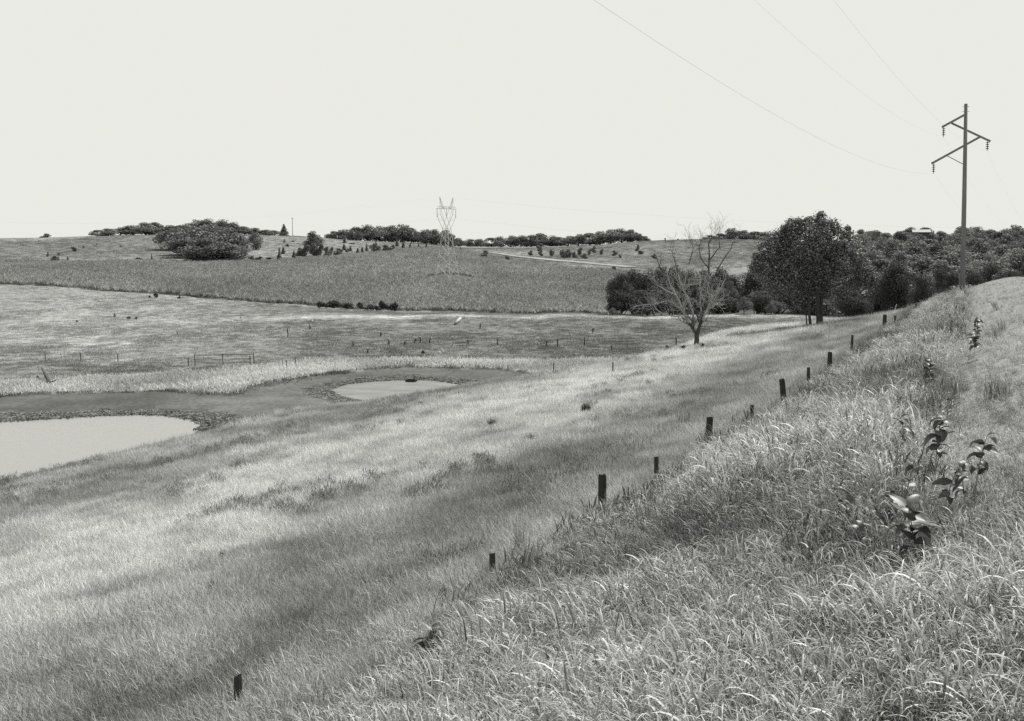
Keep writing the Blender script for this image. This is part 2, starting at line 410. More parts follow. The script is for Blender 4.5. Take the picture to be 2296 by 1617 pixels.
def dup_tree(src, loc, rz, sx, sz, label, group=None, cat=None):
    r = src.copy(); sc.collection.objects.link(r)
    r.location = [float(v) for v in loc]; r.rotation_euler = (0, 0, rz); r.scale = (sx, sx, sz)
    r['label'] = label
    if group: r['group'] = group
    if cat: r['category'] = cat
    for ch in src.children:
        c = ch.copy(); sc.collection.objects.link(c); c.parent = r
    return r

# geometry-nodes scatter for stuff nobody could count
def scatter(name, P, rz, scl, tone, idx, variants, material, tilt=None):
    me = bpy.data.meshes.new(name); N = len(P)
    me.vertices.add(N); me.vertices.foreach_set('co', np.ascontiguousarray(P, dtype=np.float32).ravel())
    rot = np.zeros((N, 3), np.float32); rot[:, 2] = rz
    if tilt is not None: rot[:, :2] = tilt
    a = me.attributes.new('rot', 'FLOAT_VECTOR', 'POINT'); a.data.foreach_set('vector', rot.ravel())
    for an, av in (('scl', scl), ('tone', tone)):
        a = me.attributes.new(an, 'FLOAT', 'POINT'); a.data.foreach_set('value', np.ascontiguousarray(np.broadcast_to(av, (N,)), dtype=np.float32))
    a = me.attributes.new('idx', 'INT', 'POINT'); a.data.foreach_set('value', np.ascontiguousarray(idx, dtype=np.int32))
    o = obj(name, me)
    g = bpy.data.node_groups.new(name, 'GeometryNodeTree')
    g.interface.new_socket('Geometry', in_out='INPUT', socket_type='NodeSocketGeometry')
    g.interface.new_socket('Geometry', in_out='OUTPUT', socket_type='NodeSocketGeometry')
    gi = g.nodes.new('NodeGroupInput'); go = g.nodes.new('NodeGroupOutput'); iop = g.nodes.new('GeometryNodeInstanceOnPoints')
    jn = g.nodes.new('GeometryNodeJoinGeometry')
    for vme in variants:
        vo = bpy.data.objects.new(vme.name, vme)
        oi = g.nodes.new('GeometryNodeObjectInfo'); oi.inputs['Object'].default_value = vo; oi.inputs['As Instance'].default_value = True
        g.links.new(oi.outputs['Geometry'], jn.inputs[0])
    def na(nm, t):
        x = g.nodes.new('GeometryNodeInputNamedAttribute'); x.data_type = t; x.inputs['Name'].default_value = nm; return x.outputs['Attribute']
    e2r = g.nodes.new('FunctionNodeEulerToRotation')
    g.links.new(na('rot', 'FLOAT_VECTOR'), e2r.inputs[0])
    g.links.new(gi.outputs[0], iop.inputs['Points']); g.links.new(jn.outputs[0], iop.inputs['Instance'])
    iop.inputs['Pick Instance'].default_value = True
    g.links.new(na('idx', 'INT'), iop.inputs['Instance Index']); g.links.new(e2r.outputs[0], iop.inputs['Rotation'])
    g.links.new(na('scl', 'FLOAT'), iop.inputs['Scale']); g.links.new(iop.outputs[0], go.inputs[0])
    md = o.modifiers.new('scatter', 'NODES'); md.node_group = g
    return o

def hith(px, py, h, d0=3.0, d1=400.0, n=1500):
    """point seen at a photo pixel that stands h above the ground; returns the ground point below it"""
    u, v = uv(px, py); Y = np.geomspace(d0, d1, n); z = ground(float(u) * Y, Y) + h
    w = np.nonzero(float(v) * Y <= z)[0]; Yh = Y[w[0]] if len(w) else Y[-1]
    return np.array([float(u) * Yh, Yh, g1(float(u) * Yh, Yh)])

# ------------------------------------------------------------------ setting: ground, ponds, roads
def bandtone(q, s):
    t = np.interp(q, [-2, 3.5, 5.5, 7.0, 8.5, 10.5, 12.5, 15, 24, 28, 32, 37, 42, 46, 60],
                  [.07, .07, .22, .35, .33, .295, .33, .48, .55, .47, .34, .33, .39, .40, .28])
    return t
def hill_mask(X, Y):
    return hill_z(X, Y) > floor_z(X, Y) - 0.1
def tone_at(X, Y):
    q, s = qs(X, Y); k = kparam(X, Y); u = np.where(Y > 1, X / np.maximum(Y, 1), 0); px = 512 + 1100 * u
    t = np.full(X.shape, .2)
    n1 = fbm(X / 9, Y / 26, 4, 3); n2 = fbm(X / 30, Y / 60, 3, 8)
    past = np.interp(px, [250, 480, 700], [.185, .165, .135]) * (1 + .28 * fbm(X / 16, Y / 14, 4, 21) + .12 * np.sin(Y * 1.9 + 2 * fbm(X / 30, Y / 8, 2, 9)))                                 # grazed pasture, with clump and furrow shadow streaks painted into the tone
    t = np.where(k < 2.02, past, t)
    knoll = np.clip((330 - px) / 170, 0, 1) * np.clip((k - 1.15) / .5, 0, 1)
    t = t * (1 - knoll) + knoll * .27 * (1 + .22 * fbm(X / 12, Y / 40, 4, 33))
    brush = np.clip(1 - np.hypot((px - 105) / 62, (k - 1.36) / .30), 0, 1)             # pale rough patch on the knoll
    t = t + .09 * np.minimum(1, brush * 2.2) * np.clip(.4 + 2.6 * fbm(X / 3, Y / 7, 5, 41), 0, 1.2)
    lip = np.exp(-((k - 2.0) / .07) ** 2) * np.clip((px - 180) / 120, 0.25, 1)
    t = t + .22 * lip
    t = np.where((k > 2.08) & (k < 3), np.maximum(t, .24) * 1.0 + .03 * n1, t)
    crop = (k >= 3) & (k < 4) & (px < 640)
    t = np.where(crop, .10, t)
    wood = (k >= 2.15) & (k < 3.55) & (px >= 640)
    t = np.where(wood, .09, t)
    h4 = ((k >= 4) & (px < 640)) | ((k >= 3.55) & (px >= 640))
    base4 = np.interp(px, [480, 620], [.22, .175]) + .08 * np.clip((k - 4.62) / .3, 0, 1) * np.clip((420 - px) / 200, 0, 1)
    t = np.where(h4, base4 * (1 + .6 * fbm(X / 40, Y / 60, 4, 13)), t)
    hm = hill_mask(X, Y) & (s < 150)
    bt = bandtone(q, s) * (1 + .42 * fbm(q / 1.8, s / 4.5, 5, 55))
    t = np.where(hm, bt * .75, t)
    nb = (Y > 30) & (Y < 135) & ~hm
    dB = np.where(nb, sdist(BASIN, X, Y), 9); dK = np.where(nb, sdist(BANK, X, Y), 9)
    wob = 1.6 * fbm(X / 5, Y / 5, 3, 71)
    t = np.where(nb & (dK + wob < 0), .50 * (1 + .5 * fbm(X / 4, Y / 6, 3, 77)), t)
    t = np.where(nb & (dB + wob * .6 < 0), .112 * (1 + .45 * fbm(X / 7, Y / 4, 4, 79)), t)
    d12 = np.where(nb, np.minimum(sdist(POND1, X, Y), sdist(POND2, X, Y)), 9)
    t = np.where(nb & (d12 < 2.8), .08 * (1 + .3 * fbm(X, Y, 3, 81)), t)
    # worn track across the knoll
    tr = np.array(TRACK); dt = np.full(X.shape, 99.)
    for (ax, ay), (bx, by) in zip(tr[:-1], tr[1:]):
        e = (bx - ax, by - ay); tt = np.clip(((X - ax) * e[0] + (Y - ay) * e[1]) / (e[0] ** 2 + e[1] ** 2), 0, 1)
        dt = np.minimum(dt, np.hypot(X - ax - tt * e[0], Y - ay - tt * e[1]))
    t = t + .12 * np.exp(-(dt / .6) ** 2)
    t = np.where((q < 1.2) & (s > 8) & (s < 120), np.clip((1.2 - q) / 1.5, 0, 1) * .12 + .1, t)
    return np.clip(t, .02, .6)
TRACK = [tuple(hit(x, y)[:2]) for x, y in [(-60, 358), (40, 358), (62, 353), (80, 346), (97, 337), (115, 329), (134, 324.5), (190, 321)]]

ang = np.concatenate([np.arange(-180, -50, 2.0), np.arange(-50, -34, .5), np.arange(-34, 34, .085), np.arange(34, 50, .5), np.arange(50, 180, 2.0)])
ang = np.radians(ang); rad = np.concatenate([[0.05], np.geomspace(1.2, 1300, 400), np.geomspace(1500, 9000, 12)])
NA, NR = len(ang), len(rad)
RR, AA = np.meshgrid(rad, ang, indexing='ij'); GX = (RR * np.sin(AA)).ravel(); GY = (RR * np.cos(AA)).ravel()
GZ = ground(GX, GY)
ii, jj = np.meshgrid(np.arange(NR - 1), np.arange(NA), indexing='ij'); j2 = (jj + 1) % NA
GF = np.stack([ii * NA + jj, ii * NA + j2, (ii + 1) * NA + j2, (ii + 1) * NA + jj], -1).reshape(-1, 4)[:, ::-1]
land = obj('ground', mesh_np('ground', np.stack([GX, GY, GZ], 1), GF, M['ground'], True, {'tone': tone_at(GX, GY)}))
tag(land, 'rolling grassland sloping from the roadside down to the ponds and up to the hills', 'ground', kind='structure')

def plate(name, poly, z, m, label):
    P = [(x, y, 0) for x, y in poly]; c = np.mean(P, 0); me = bpy.data.meshes.new(name)
    me.from_pydata([list(p) for p in P], [], [tuple(range(len(P)))[::1]]); me.update(); me.materials.append(m)
    o = obj(name, me); o.location = (0, 0, z); tag(o, label, 'water', kind='structure')
    if me.polygons[0].normal.z < 0: me.flip_normals()
    return o
def grow(poly, d):
    c = np.mean(np.array(poly), 0); return [tuple(np.array(p) + (np.array(p) - c) / np.linalg.norm(np.array(p) - c) * d) for p in poly]
plate('pond_water', grow(POND1, 1.5), WATER - 0.06, M['water'], 'pale still water of the nearer pond')
plate('pond_water', grow(POND2, 1.2), WATER - 0.06, M['shallow'], 'pale muddy shallow water of the smaller farther pond')

def ribbon(name, path, w, m, label, cat, dz=.05, sub=14):
    P = np.array(path, float); t = np.linspace(0, len(P) - 1, (len(P) - 1) * sub + 1); i = np.minimum(t.astype(int), len(P) - 2); f = (t - i)[:, None]
    C = P[i] * (1 - f) + P[i + 1] * f; T = np.gradient(C, axis=0); T /= np.linalg.norm(T, axis=1)[:, None]; Nn = np.stack([-T[:, 1], T[:, 0]], 1)
    V = []
    for o_ in (-.5, -.17, .17, .5):
        Q = C + Nn * w * o_; V.append(np.stack([Q[:, 0], Q[:, 1], ground(Q[:, 0], Q[:, 1]) + dz], 1))
    n = len(C); V = np.concatenate(V); Fq = [(r * n + a, (r + 1) * n + a, (r + 1) * n + a + 1, r * n + a + 1) for r in range(3) for a in range(n - 1)]
    me = mesh_np(name, V, np.array(Fq), m, True)
    if me.polygons[0].normal.z < 0: me.flip_normals()
    return tag(obj(name, me), label, cat, kind='structure')
farroad = []
for x, y in [(466, 249.5), (480, 251), (497, 253.2), (513, 255.6), (535, 258), (560, 260.6), (585, 262.8), (605, 264.6), (622, 266.2), (632, 267)]:
    farroad.append(tuple(hit(x, y + 0.4, 200)[:2]))
ribbon('gravel_road', farroad, 6.5, M['gravel'], 'pale gravel road slanting across the far hillside', 'road', .25)
ribbon('highway', [xy(-8.5, s) for s in (-60, -20, 20, 60, 100, 114)], 8.0, M['asphalt'], 'asphalt road on top of the embankment', 'road', .06)

# ------------------------------------------------------------------ trees
rng = np.random.default_rng(7)
def tree_proto(name, seed, w, h, zc, n, lobes, leaf, m, trunk_r, **kw):
    r = np.random.default_rng(seed)
    root = bpy.data.objects.new(name, None); root.empty_display_size = .2
    P, Nn = crown_pts(r, n, w, h - zc, zc, lobes, **kw); V, Fq = leafcards(r, P, Nn, leaf)
    c = bpy.data.objects.new('crown', mesh_np('crown', V, Fq, m)); c.parent = root
    mb = MB(); mb.tube([(0, 0, -.6), (.05, 0, .3), (0, .1, zc + .2 * (h - zc)), (.2, 0, zc + .6 * (h - zc))], [trunk_r * 1.5, trunk_r, trunk_r * .7, trunk_r * .25], 7)
    for i in range(5):
        a = r.random() * 6.28; z = zc + r.uniform(-.05, .25) * (h - zc); e = w * r.uniform(.2, .34)
        mb.tube([(0, 0, z), (e * .5 * math.cos(a), e * .5 * math.sin(a), z + .12 * h), (e * math.cos(a), e * math.sin(a), z + .28 * h)], [trunk_r * .5, trunk_r * .35, trunk_r * .12], 5)
    t = bpy.data.objects.new('trunk', mb.mesh('trunk', M['bark'], True)); t.parent = root
    return root, w, h
FAR = [tree_proto('oak_tree', 10 + i, 10, 9.5, (.2, .4, .1, .6, .3)[i], 3000, (17, 20, 15, 18, 22)[i], .6, M['leaf_far'], .3) for i in range(5)]
MID = [tree_proto('broadleaf_tree', 30 + i, 10, 9.5, (.02, .04, .02)[i], 14000, (30, 26, 34)[i], .28, M['leaf_mid'], .25, dome=True, lobe_r=(.2, .4)) for i in range(3)]
PALE = [tree_proto('pale_tree', 40, 10, 9.0, .3, 7000, 22, .33, M['leaf_pale'], .2, dome=True)]
def conifer_proto(seed):
    r = np.random.default_rng(seed); root = bpy.data.objects.new('cedar_tree', None); n = 900
    z = 1 - np.sqrt(r.random(n)); a = r.random(n) * 6.28; rr = (1 - z) ** .8 * 1.35 * (.75 + .25 * np.sin(a * 3 + z * 17)) * r.random(n) ** .4
    P = np.stack([rr * np.cos(a), rr * np.sin(a), .2 + z * 5.8], 1); Nn = np.stack([np.cos(a), np.sin(a), np.full(n, .5)], 1)
    V, Fq = leafcards(r, P, Nn, .5)
    c = bpy.data.objects.new('crown', mesh_np('crown', V, Fq, M['leaf_far'])); c.parent = root
    t = bpy.data.objects.new('trunk', MB().tube([(0, 0, -.4), (0, 0, 5.0)], [.14, .04], 6).mesh('trunk', M['bark'])); t.parent = root
    return root, 2.7, 6.0
CON = [conifer_proto(51), conifer_proto(52)]
def shrub_proto(seed, m, w=3.0, h=2.2):
    r = np.random.default_rng(seed); P, Nn = crown_pts(r, 900, w, h, 0.0, 9, lobe_r=(.3, .5)); P[:, 2] = np.maximum(P[:, 2], .02)
    V, Fq = leafcards(r, P, Nn, .3); return mesh_np('shrub', V, Fq, m), w, h
SHR = [shrub_proto(60, M['leaf_far']), shrub_proto(61, M['leaf_far']), shrub_proto(62, M['leaf_mid'])]

def put_tree(protos, px, top, base, wpx, label, group, cat, Y=None, i=None):
    pr, w0, h0 = protos[(int(px * 7) if i is None else i) % len(protos)]
    if Y is None: p = hit(px, base, 120); Y = p[1]
    u = float(uv(px, base)[0]); X = u * Y; z = g1(X, Y)
    h = float(uv(px, top)[1]) * Y - z; w = wpx / F * Y
    return dup_tree(pr, (X, Y, z - .1), rng.random() * 6.28, w / w0, max(h, 1.0) / h0, label, group, cat)
def put_shrub(px, top, base, wpx, label, group, m=0, Y=None):
    me, w0, h0 = SHR[m % len(SHR)] if isinstance(m, int) else m
    if Y is None: p = hit(px, base, 90); Y = p[1]
    u = float(uv(px, base)[0]); z = g1(u * Y, Y); h = max(.35, float(uv(px, top)[1]) * Y - z)
    o = obj('shrub', me); o.location = (u * Y, Y, z - .05); o.rotation_euler = (0, 0, rng.random() * 6.28)
    s = wpx / F * Y / w0; o.scale = (s, s, h / h0)
    return tag(o, label, 'shrub', group)
ORD = ['leftmost', 'second', 'third', 'fourth', 'fifth', 'sixth', 'seventh', 'eighth', 'ninth', 'tenth', 'eleventh', 'twelfth', 'thirteenth', 'fourteenth', 'fifteenth', 'sixteenth', 'seventeenth', 'eighteenth', 'nineteenth', 'twentieth', 'twenty-first', 'twenty-second', 'twenty-third', 'twenty-fourth', 'twenty-fifth']
def ordl(i): return ORD[i] + ('' if i == 0 else ' from left')
K = 1024 / 2296
def row(protos, items, what, where, group, cat, Y=None):
    items = sorted(items)
    for i, (x, top, base, w) in enumerate(items):
        y_ = Y + rng.uniform(-12, 12) if Y else None
        put_tree(protos, x * K, top * K, base * K, w * K * 1.5, f"{what}, {ordl(i)} {where}", group, cat, y_, i=int(rng.integers(0, 99)))

# ridge rows (2296-wide photo coordinates: x, top, base, crown width)
row(FAR, [(220, 514, 530, 30), (243, 511, 530, 40), (270, 508, 529, 42), (298, 503, 528, 46), (327, 497, 528, 48), (346, 496, 528, 40), (378, 503, 527, 44), (408, 503, 527, 46)],
    'dark oak', 'in the ridge row above the pale left hilltop', 'oaks along the left ridge', 'tree', 690)
put_shrub(103 * K, 523 * K, 533 * K, 32 * K, 'low rounded bush alone on the skyline at the far left', None, 0, 690)
row(FAR, [(443, 491, 530, 46), (470, 488, 530, 48), (500, 490, 530, 48), (527, 496, 530, 44), (548, 506, 528, 36), (572, 509, 528, 34), (596, 514, 528, 36), (616, 515, 528, 30)],
    'oak', 'on the skyline behind the round hillside grove', 'oaks behind the hillside grove', 'tree', 705)
put_tree(CON, 637 * K, 502 * K, 529 * K, 27 * K, 'pointed conifer standing at the right end of the left skyline trees', None, 'conifer', 690)
row(FAR, [(392, 508, 560, 74), (432, 503, 572, 84), (476, 500, 570, 92), (512, 508, 580, 78), (418, 528, 578, 80), (462, 530, 588, 92), (500, 540, 588, 80), (530, 548, 583, 54), (448, 552, 588, 60)],
    'bushy oak', 'in the round grove on the left hillside', 'oaks of the round grove', 'tree')
put_tree(FAR, 573 * K, 519 * K, 560 * K, 46 * K, 'small round tree just right of the round hillside grove', None, 'tree')
put_tree(FAR, 705 * K, 515 * K, 562 * K, 52 * K, 'tall domed oak rising over bushes at mid left of the slope', None, 'tree')
row(FAR, [(748, 516, 540, 32), (772, 513, 540, 40), (800, 507, 540, 46), (824, 501, 540, 50), (852, 505, 540, 44), (880, 502, 540, 48), (902, 501, 541, 48), (922, 508, 541, 40), (936, 517, 543, 28)],
    'rounded oak', 'in the ridge row left of the lattice tower', 'oaks on the ridge left of the tower', 'tree', 775)
row(FAR, [(955, 513, 548, 36), (975, 511, 548, 40), (997, 513, 549, 36), (1012, 522, 550, 28)],
    'oak', 'in the clump right behind the lattice tower', 'oaks behind the tower', 'tree', 700)
row(FAR, [(1030, 532, 555, 32), (1054, 534, 555, 32), (1078, 534, 555, 32), (1102, 531, 555, 32), (1124, 528, 555, 34), (1145, 526, 555, 36), (1168, 526, 555, 36), (1192, 525, 555, 40), (1213, 521, 555, 44), (1238, 526, 555, 36), (1256, 530, 555, 30)],
    'oak', 'in the far tree line at the top of the gravel road', 'oaks of the far tree line', 'tree', 850)
row(FAR, [(1274, 527, 550, 34), (1297, 523, 549, 38), (1322, 520, 548, 40), (1346, 517, 547, 44), (1370, 513, 545, 46), (1394, 510, 544, 48), (1414, 512, 543, 40), (1432, 522, 542, 32), (1447, 528, 541, 22)],
    'oak', 'in the ridge wood left of the bare hilltop', 'oaks left of the bare hilltop', 'tree', 790)
row(FAR, [(1590, 526, 538, 26), (1614, 522, 538, 32), (1641, 510, 538, 40), (1668, 514, 538, 40), (1693, 517, 538, 36), (1717, 518, 538, 36), (1742, 519, 538, 36), (1768, 516, 538, 40)],
    'oak', 'on the ridge behind the large dark tree', 'oaks on the right ridge', 'tree', 745)

# young cedars and bushes scattered on the middle slopes
c2 = lambda x, y: ((1100 + x * .392) / 4, (750 + y * .392) / 4)
ced = [(1245, 525, 600, 45), (1310, 535, 625, 48), (1380, 560, 620, 34), (1465, 570, 605, 28), (1545, 560, 615, 30), (935, 565, 650, 40), (845, 610, 670, 42), (890, 600, 675, 44), (710, 490, 570, 46), (705, 570, 640, 52), (770, 590, 650, 44), (195, 640, 735, 56), (45, 645, 740, 60), (85, 600, 680, 50), (1895, 600, 650, 30), (95, 520, 560, 26), (1030, 545, 640, 60)]
for i, (x, t, b, w) in enumerate(sorted(ced)):
    (px, ty), (_, by) = c2(x, t), c2(x, b)
    put_tree(CON, px, ty, by, w * .098 * 1.2, f"young cedar, {ordl(i)} on the slope left of the tower", 'young cedars on the middle slope', 'cedar')
bsh = [(1020, 560, 668, 120), (1125, 578, 662, 130), (320, 575, 716, 150), (250, 610, 700, 90), (395, 560, 700, 120), (470, 565, 705, 110), (530, 600, 715, 90), (650, 615, 705, 140), (1205, 580, 630, 50), (580, 600, 690, 70), (745, 620, 660, 60), (790, 560, 578, 100), (130, 570, 605, 40), (185, 540, 555, 40)]
for i, (x, t, b, w) in enumerate(sorted(bsh)):
    (px, ty), (_, by) = c2(x, t), c2(x, b)
    put_shrub(px, ty, by, w * .098 * 1.3, f"dark bush, {ordl(i)} along the upper edge of the crop field", 'bushes along the upper crop edge', i % 2)
(px, ty), (_, by) = c2(850, 435), c2(850, 545)
put_tree(PALE, px, ty, by, 11, 'small pale round tree in front of the ridge oaks left of tower', None, 'tree')
c3 = lambda x, y: (450 + x * .098, 200 + y * .098)
b3 = [(355, 510, 600, 110), (580, 565, 610, 55), (1075, 645, 680, 45), (1390, 700, 725, 40), (1455, 700, 725, 35), (1670, 670, 725, 60), (2170 - 0, 640, 700, 1)]
for i, (x, t, b, w) in enumerate(b3[:6]):
    (px, ty), (_, by) = c3(x, t), c3(x, b)
    put_shrub(px, ty, by, w * .098 * 1.3, f"lone bush, {ordl(i)} below the far gravel road", 'bushes below the gravel road', i % 3)
b4 = [(905, 455, 530, 80), (930, 500, 575, 50), (825, 510, 565, 60), (1035, 500, 575, 60), (1150, 500, 592, 90), (1205, 495, 590, 90), (1270, 525, 592, 80), (1330, 480, 560, 60), (1375, 540, 600, 80), (1430, 490, 560, 50), (1470, 465, 540, 60), (1550, 490, 560, 46), (1675, 510, 570, 60), (1730, 550, 590, 40), (1915, 450, 520, 50), (1942, 510, 555, 70), (2085, 545, 600, 60)]
for i, (x, t, b, w) in enumerate(sorted(b4)):
    (px, ty), (_, by) = c3(x, t), c3(x, b)
    put_shrub(px, ty, by, w * .098 * 1.3, f"bush, {ordl(i)} on the slope above the gravel road", 'bushes above the gravel road', i % 2)
for i, (x, h_) in enumerate([(665, 3.0), (678, 2.0), (691, 1.6)]):
    put_shrub(x, 239.6 - h_ + .6, 240.5, 2.2, f"tiny shrub, {ordl(i)} on the bare right skyline", 'tiny skyline shrubs', 2, 715)
c1 = lambda x, y: (25 + x * .1307, 187.5 + y * .1307)
b1 = [(230, 515, 580, 85), (325, 525, 570, 34), (175, 490, 530, 28), (370, 450, 490, 70), (450, 445, 462, 24), (260, 498, 517, 34), (880, 530, 570, 90), (940, 540, 570, 40), (985, 542, 566, 50), (1045, 540, 568, 50), (735, 440, 455, 26), (550, 425, 438, 20)]
for i, (x, t, b, w) in enumerate(sorted(b1)):
    (px, ty), (_, by) = c1(x, t), c1(x, b)
    put_shrub(px, ty, by, w * .1307, f"low bush, {ordl(i)} on the pale hillside at left", 'bushes on the left hillside', i % 3)
(px, ty), (_, by) = c1(970, 495), c1(970, 565)
put_tree(CON, px, ty, by, 3, 'slim dark cedar in the low bushes below the left hill', None, 'cedar')
for i, (x, t, b, w) in enumerate([(1740, 520, 556, 80), (1800, 524, 556, 90), (1870, 530, 556, 80), (1945, 455, 552, 44), (2060, 488, 548, 36)]):
    (px, ty), (_, by) = c1(x, t), c1(x, b)
    put_shrub(px, ty, by, w * .1307, f"dark scrub bush, {ordl(i)} just right of the round grove", 'scrub right of the round grove', i % 3)
b5 = [(480, 1150, 1235, 120), (555, 1142, 1238, 110), (620, 1135, 1242, 110), (740, 1160, 1246, 120), (865, 1160, 1248, 76), (960, 1180, 1256, 140), (1100, 1135, 1262, 84), (1205, 1155, 1268, 110), (1040, 1195, 1262, 70)]
for i, (x, t, b, w) in enumerate(sorted(b5)):
    (px, ty), (_, by) = c2(x, t), c2(x, b)
    put_shrub(px, ty, by, w * .098 * 1.3, f"dark round bush, {ordl(i)} in the clump at the crop's lower edge", 'bushes at the lower crop edge', 2)
for i, (x, t, b, w) in enumerate([(1000, 800, 847, 62), (1180, 826, 852, 28), (1590, 823, 853, 38), (955, 820, 845, 30), (1930, 860, 886, 60), (2030, 870, 892, 60)]):
    (px, ty), (_, by) = c1(x, t), c1(x, b)
    put_shrub(px, ty, by, w * .1307, f"small dark weed bush, {ordl(i)} in the ditch below the crop", 'weed bushes in the crop ditch', 2)
for i, (x, t, b, w) in enumerate([(685, 958, 992, 28), (795, 980, 1006, 50), (850, 982, 1012, 24), (395, 1010, 1030, 24), (1650, 985, 1003, 14), (1165, 1095, 1120, 10)]):
    (px, ty), (_, by) = c1(x, t), c1(x, b)
    put_shrub(px, ty, by, w * .1307, f"small weed tuft, {ordl(i)} on the grassy knoll at left", 'weed tufts on the knoll', i % 3)

# wood behind the pasture lip (zoomed-photo coordinates)
c4 = lambda x, y: (600 + x * .1005, 200 + y * .1005)
w4 = [(215, 690, 250, 180), (330, 650, 240, 195), (470, 630, 260, 188), (610, 615, 260, 200), (750, 610, 250, 192), (890, 625, 240, 202), (1030, 650, 240, 190), (1180, 630, 260, 205), (1310, 690, 200, 193), (1560, 620, 300, 200), (1760, 640, 300, 190)]
for i, (x, t, w, Y) in enumerate(w4):
    px, ty = c4(x, t)
    put_tree(MID, px, ty, 318, w * .1005 * 1.7, f"dark leafy tree, {ordl(i)} in the wood behind the pasture edge", 'trees of the wood behind the pasture', 'tree', Y, i=i)
w4b = [(160, 900, 170, 178), (420, 860, 240, 176), (690, 840, 240, 178), (960, 840, 220, 177), (1200, 850, 220, 176), (1640, 880, 260, 178)]
for i, (x, t, w, Y) in enumerate(w4b):
    px, ty = c4(x, t)
    put_tree(MID, px, ty, 318, w * .1005 * 1.8, f"low dense tree, {ordl(i)} along the front of the wood behind the pasture", 'low trees at the wood edge', 'tree', Y, i=i + 1)
for i, (x, t, w, Y) in enumerate([(128, 1062, 120, 172.5), (1430, 950, 210, 173), (1700, 1010, 130, 173), (1290, 780, 200, 180)]):
    px, ty = c4(x, t)
    put_tree(PALE, px, ty, 318, w * .1005, f"pale bush, {ordl(i)} at the foot of the dark pasture wood", 'pale bushes at the wood foot', 'bush', Y)
c5 = lambda x, y: (725 + x * .1187, 200 + y * .1187)
for i, (x, t, w, Y, pr) in enumerate([(1060, 640, 260, 165, MID), (1440, 478, 330, 172, MID), (1630, 560, 230, 165, MID), (1790, 540, 260, 180, MID), (1900, 560, 220, 170, MID), (2080, 540, 260, 175, MID), (2230, 500, 240, 180, MID), (1290, 600, 200, 190, MID), (2380, 520, 260, 175, MID), (2520, 500, 260, 182, MID)]):
    px, ty = c5(x, t)
    put_tree(pr, px, ty, 318, w * .1187 * 1.35, f"rounded tree, {ordl(i)} at the foot of the right wooded hillside", 'trees at the foot of the right hillside', 'tree', Y, i=i)
# the wooded hillside on the right
pts = []; r2 = np.random.default_rng(99)
for _ in range(9000):
    Y = math.sqrt(r2.uniform(205 ** 2, 575 ** 2)); px = r2.uniform(800, 1085)
    if px < 850 + (430 - Y) * -.05 and Y > 420: continue
    X = float(uv(px, 290)[0]) * Y; mind = 9.5 + Y / 90
    if all((X - a) ** 2 + (Y - b) ** 2 > mind ** 2 for a, b in pts): pts.append((X, Y))
    if len(pts) >= 230: break
for X, Y in sorted(pts, key=lambda p: p[1]):
    w = r2.uniform(10, 15); h = r2.uniform(7.0, 9.6); pr, w0, h0 = FAR[int(r2.integers(0, 5))]
    dup_tree(pr, (X, Y, g1(X, Y) - .4), r2.random() * 6.28, w / w0, h / h0, 'round crowned oak in the dense wood covering the right hillside', 'oaks of the right hillside wood', 'tree')

# ------------------------------------------------------------------ the large leafy tree and the dead tree
def px_limb(mb, pts, r0, r1, Y0, cf, jit=0.0, n=7):
    P = []
    for i, p in enumerate(pts):
        px, py = cf(p[0], p[1]); y = Y0 + (p[2] if len(p) > 2 else 0)
        P.append(at(px, py, y))
    P = np.array(P); m = len(P); t = np.linspace(0, m - 1, (m - 1) * 3 + 1); i = np.minimum(t.astype(int), m - 2); f = (t - i)[:, None]
    Q = P[i] * (1 - f) + P[i + 1] * f
    if jit: Q[1:-1] += rng.normal(0, jit, Q[1:-1].shape)
    mb.tube(Q, np.linspace(r0, r1, len(Q)), n); return Q
LY = 106.0; lp = hit(812, 326); LY = lp[1]
lone = empty('leafy_tree', (lp[0], LY, lp[2]))
tag(lone, 'large dark leafy tree with two trunks standing alone at the pasture edge', 'tree')
U = .1187 * LY / F
lob = [(530, 310, 105), (640, 225, 75), (800, 190, 75), (818, 125, 32), (900, 240, 80), (1040, 290, 58), (1060, 235, 22), (430, 410, 125), (310, 500, 85), (700, 400, 170), (900, 420, 140), (1050, 420, 105), (560, 560, 165), (800, 590, 180), (960, 560, 120), (330, 620, 85), (1125, 500, 75), (460, 720, 120), (700, 740, 120), (880, 760, 100), (1180, 650, 95), (1060, 700, 80), (265, 560, 55), (620, 850, 55), (420, 330, 60), (560, 215, 40), (720, 180, 38), (350, 410, 55), (990, 800, 60), (250, 470, 40), (1240, 690, 60), (760, 300, 110), (1150, 600, 85)]
r3 = np.random.default_rng(5); PP = []; NN = []
for x, y, r in [l_ for l_ in lob] + [(530 + 330 * math.cos(a_) * .95 + 160, 500 - 330 * math.sin(a_), 26 + 16 * math.sin(a_ * 7)) for a_ in np.linspace(-.35, 3.5, 26)]:
    r = r * .94 if r > 60 else r
    px, py = c5(x, y); c = at(px, py, LY + r3.uniform(-1, 1) * (170 - r) * U * .9 ); c[1] += r3.uniform(-1.2, 1.2); n_ = int(r * r * .13) + 90
    c[0] = c[0] * 1.0; D = r3.normal(0, 1, (n_, 3)); D /= np.linalg.norm(D, axis=1)[:, None]
    rad_ = r * U * np.where(r3.random(n_) < .45, r3.random(n_) ** .5, r3.normal(1.0, .2, n_))
    PP.append(c + D * rad_[:, None]); NN.append(D + np.array([0, 0, .3]))
PP = np.vstack(PP) - np.array(lone.location); NN = np.vstack(NN); V, Fq = leafcards(r3, PP, NN, .2, .75)
obj('crown', mesh_np('crown', V, Fq, M['leaf_lone']), lone)
off = np.array(lone.location)
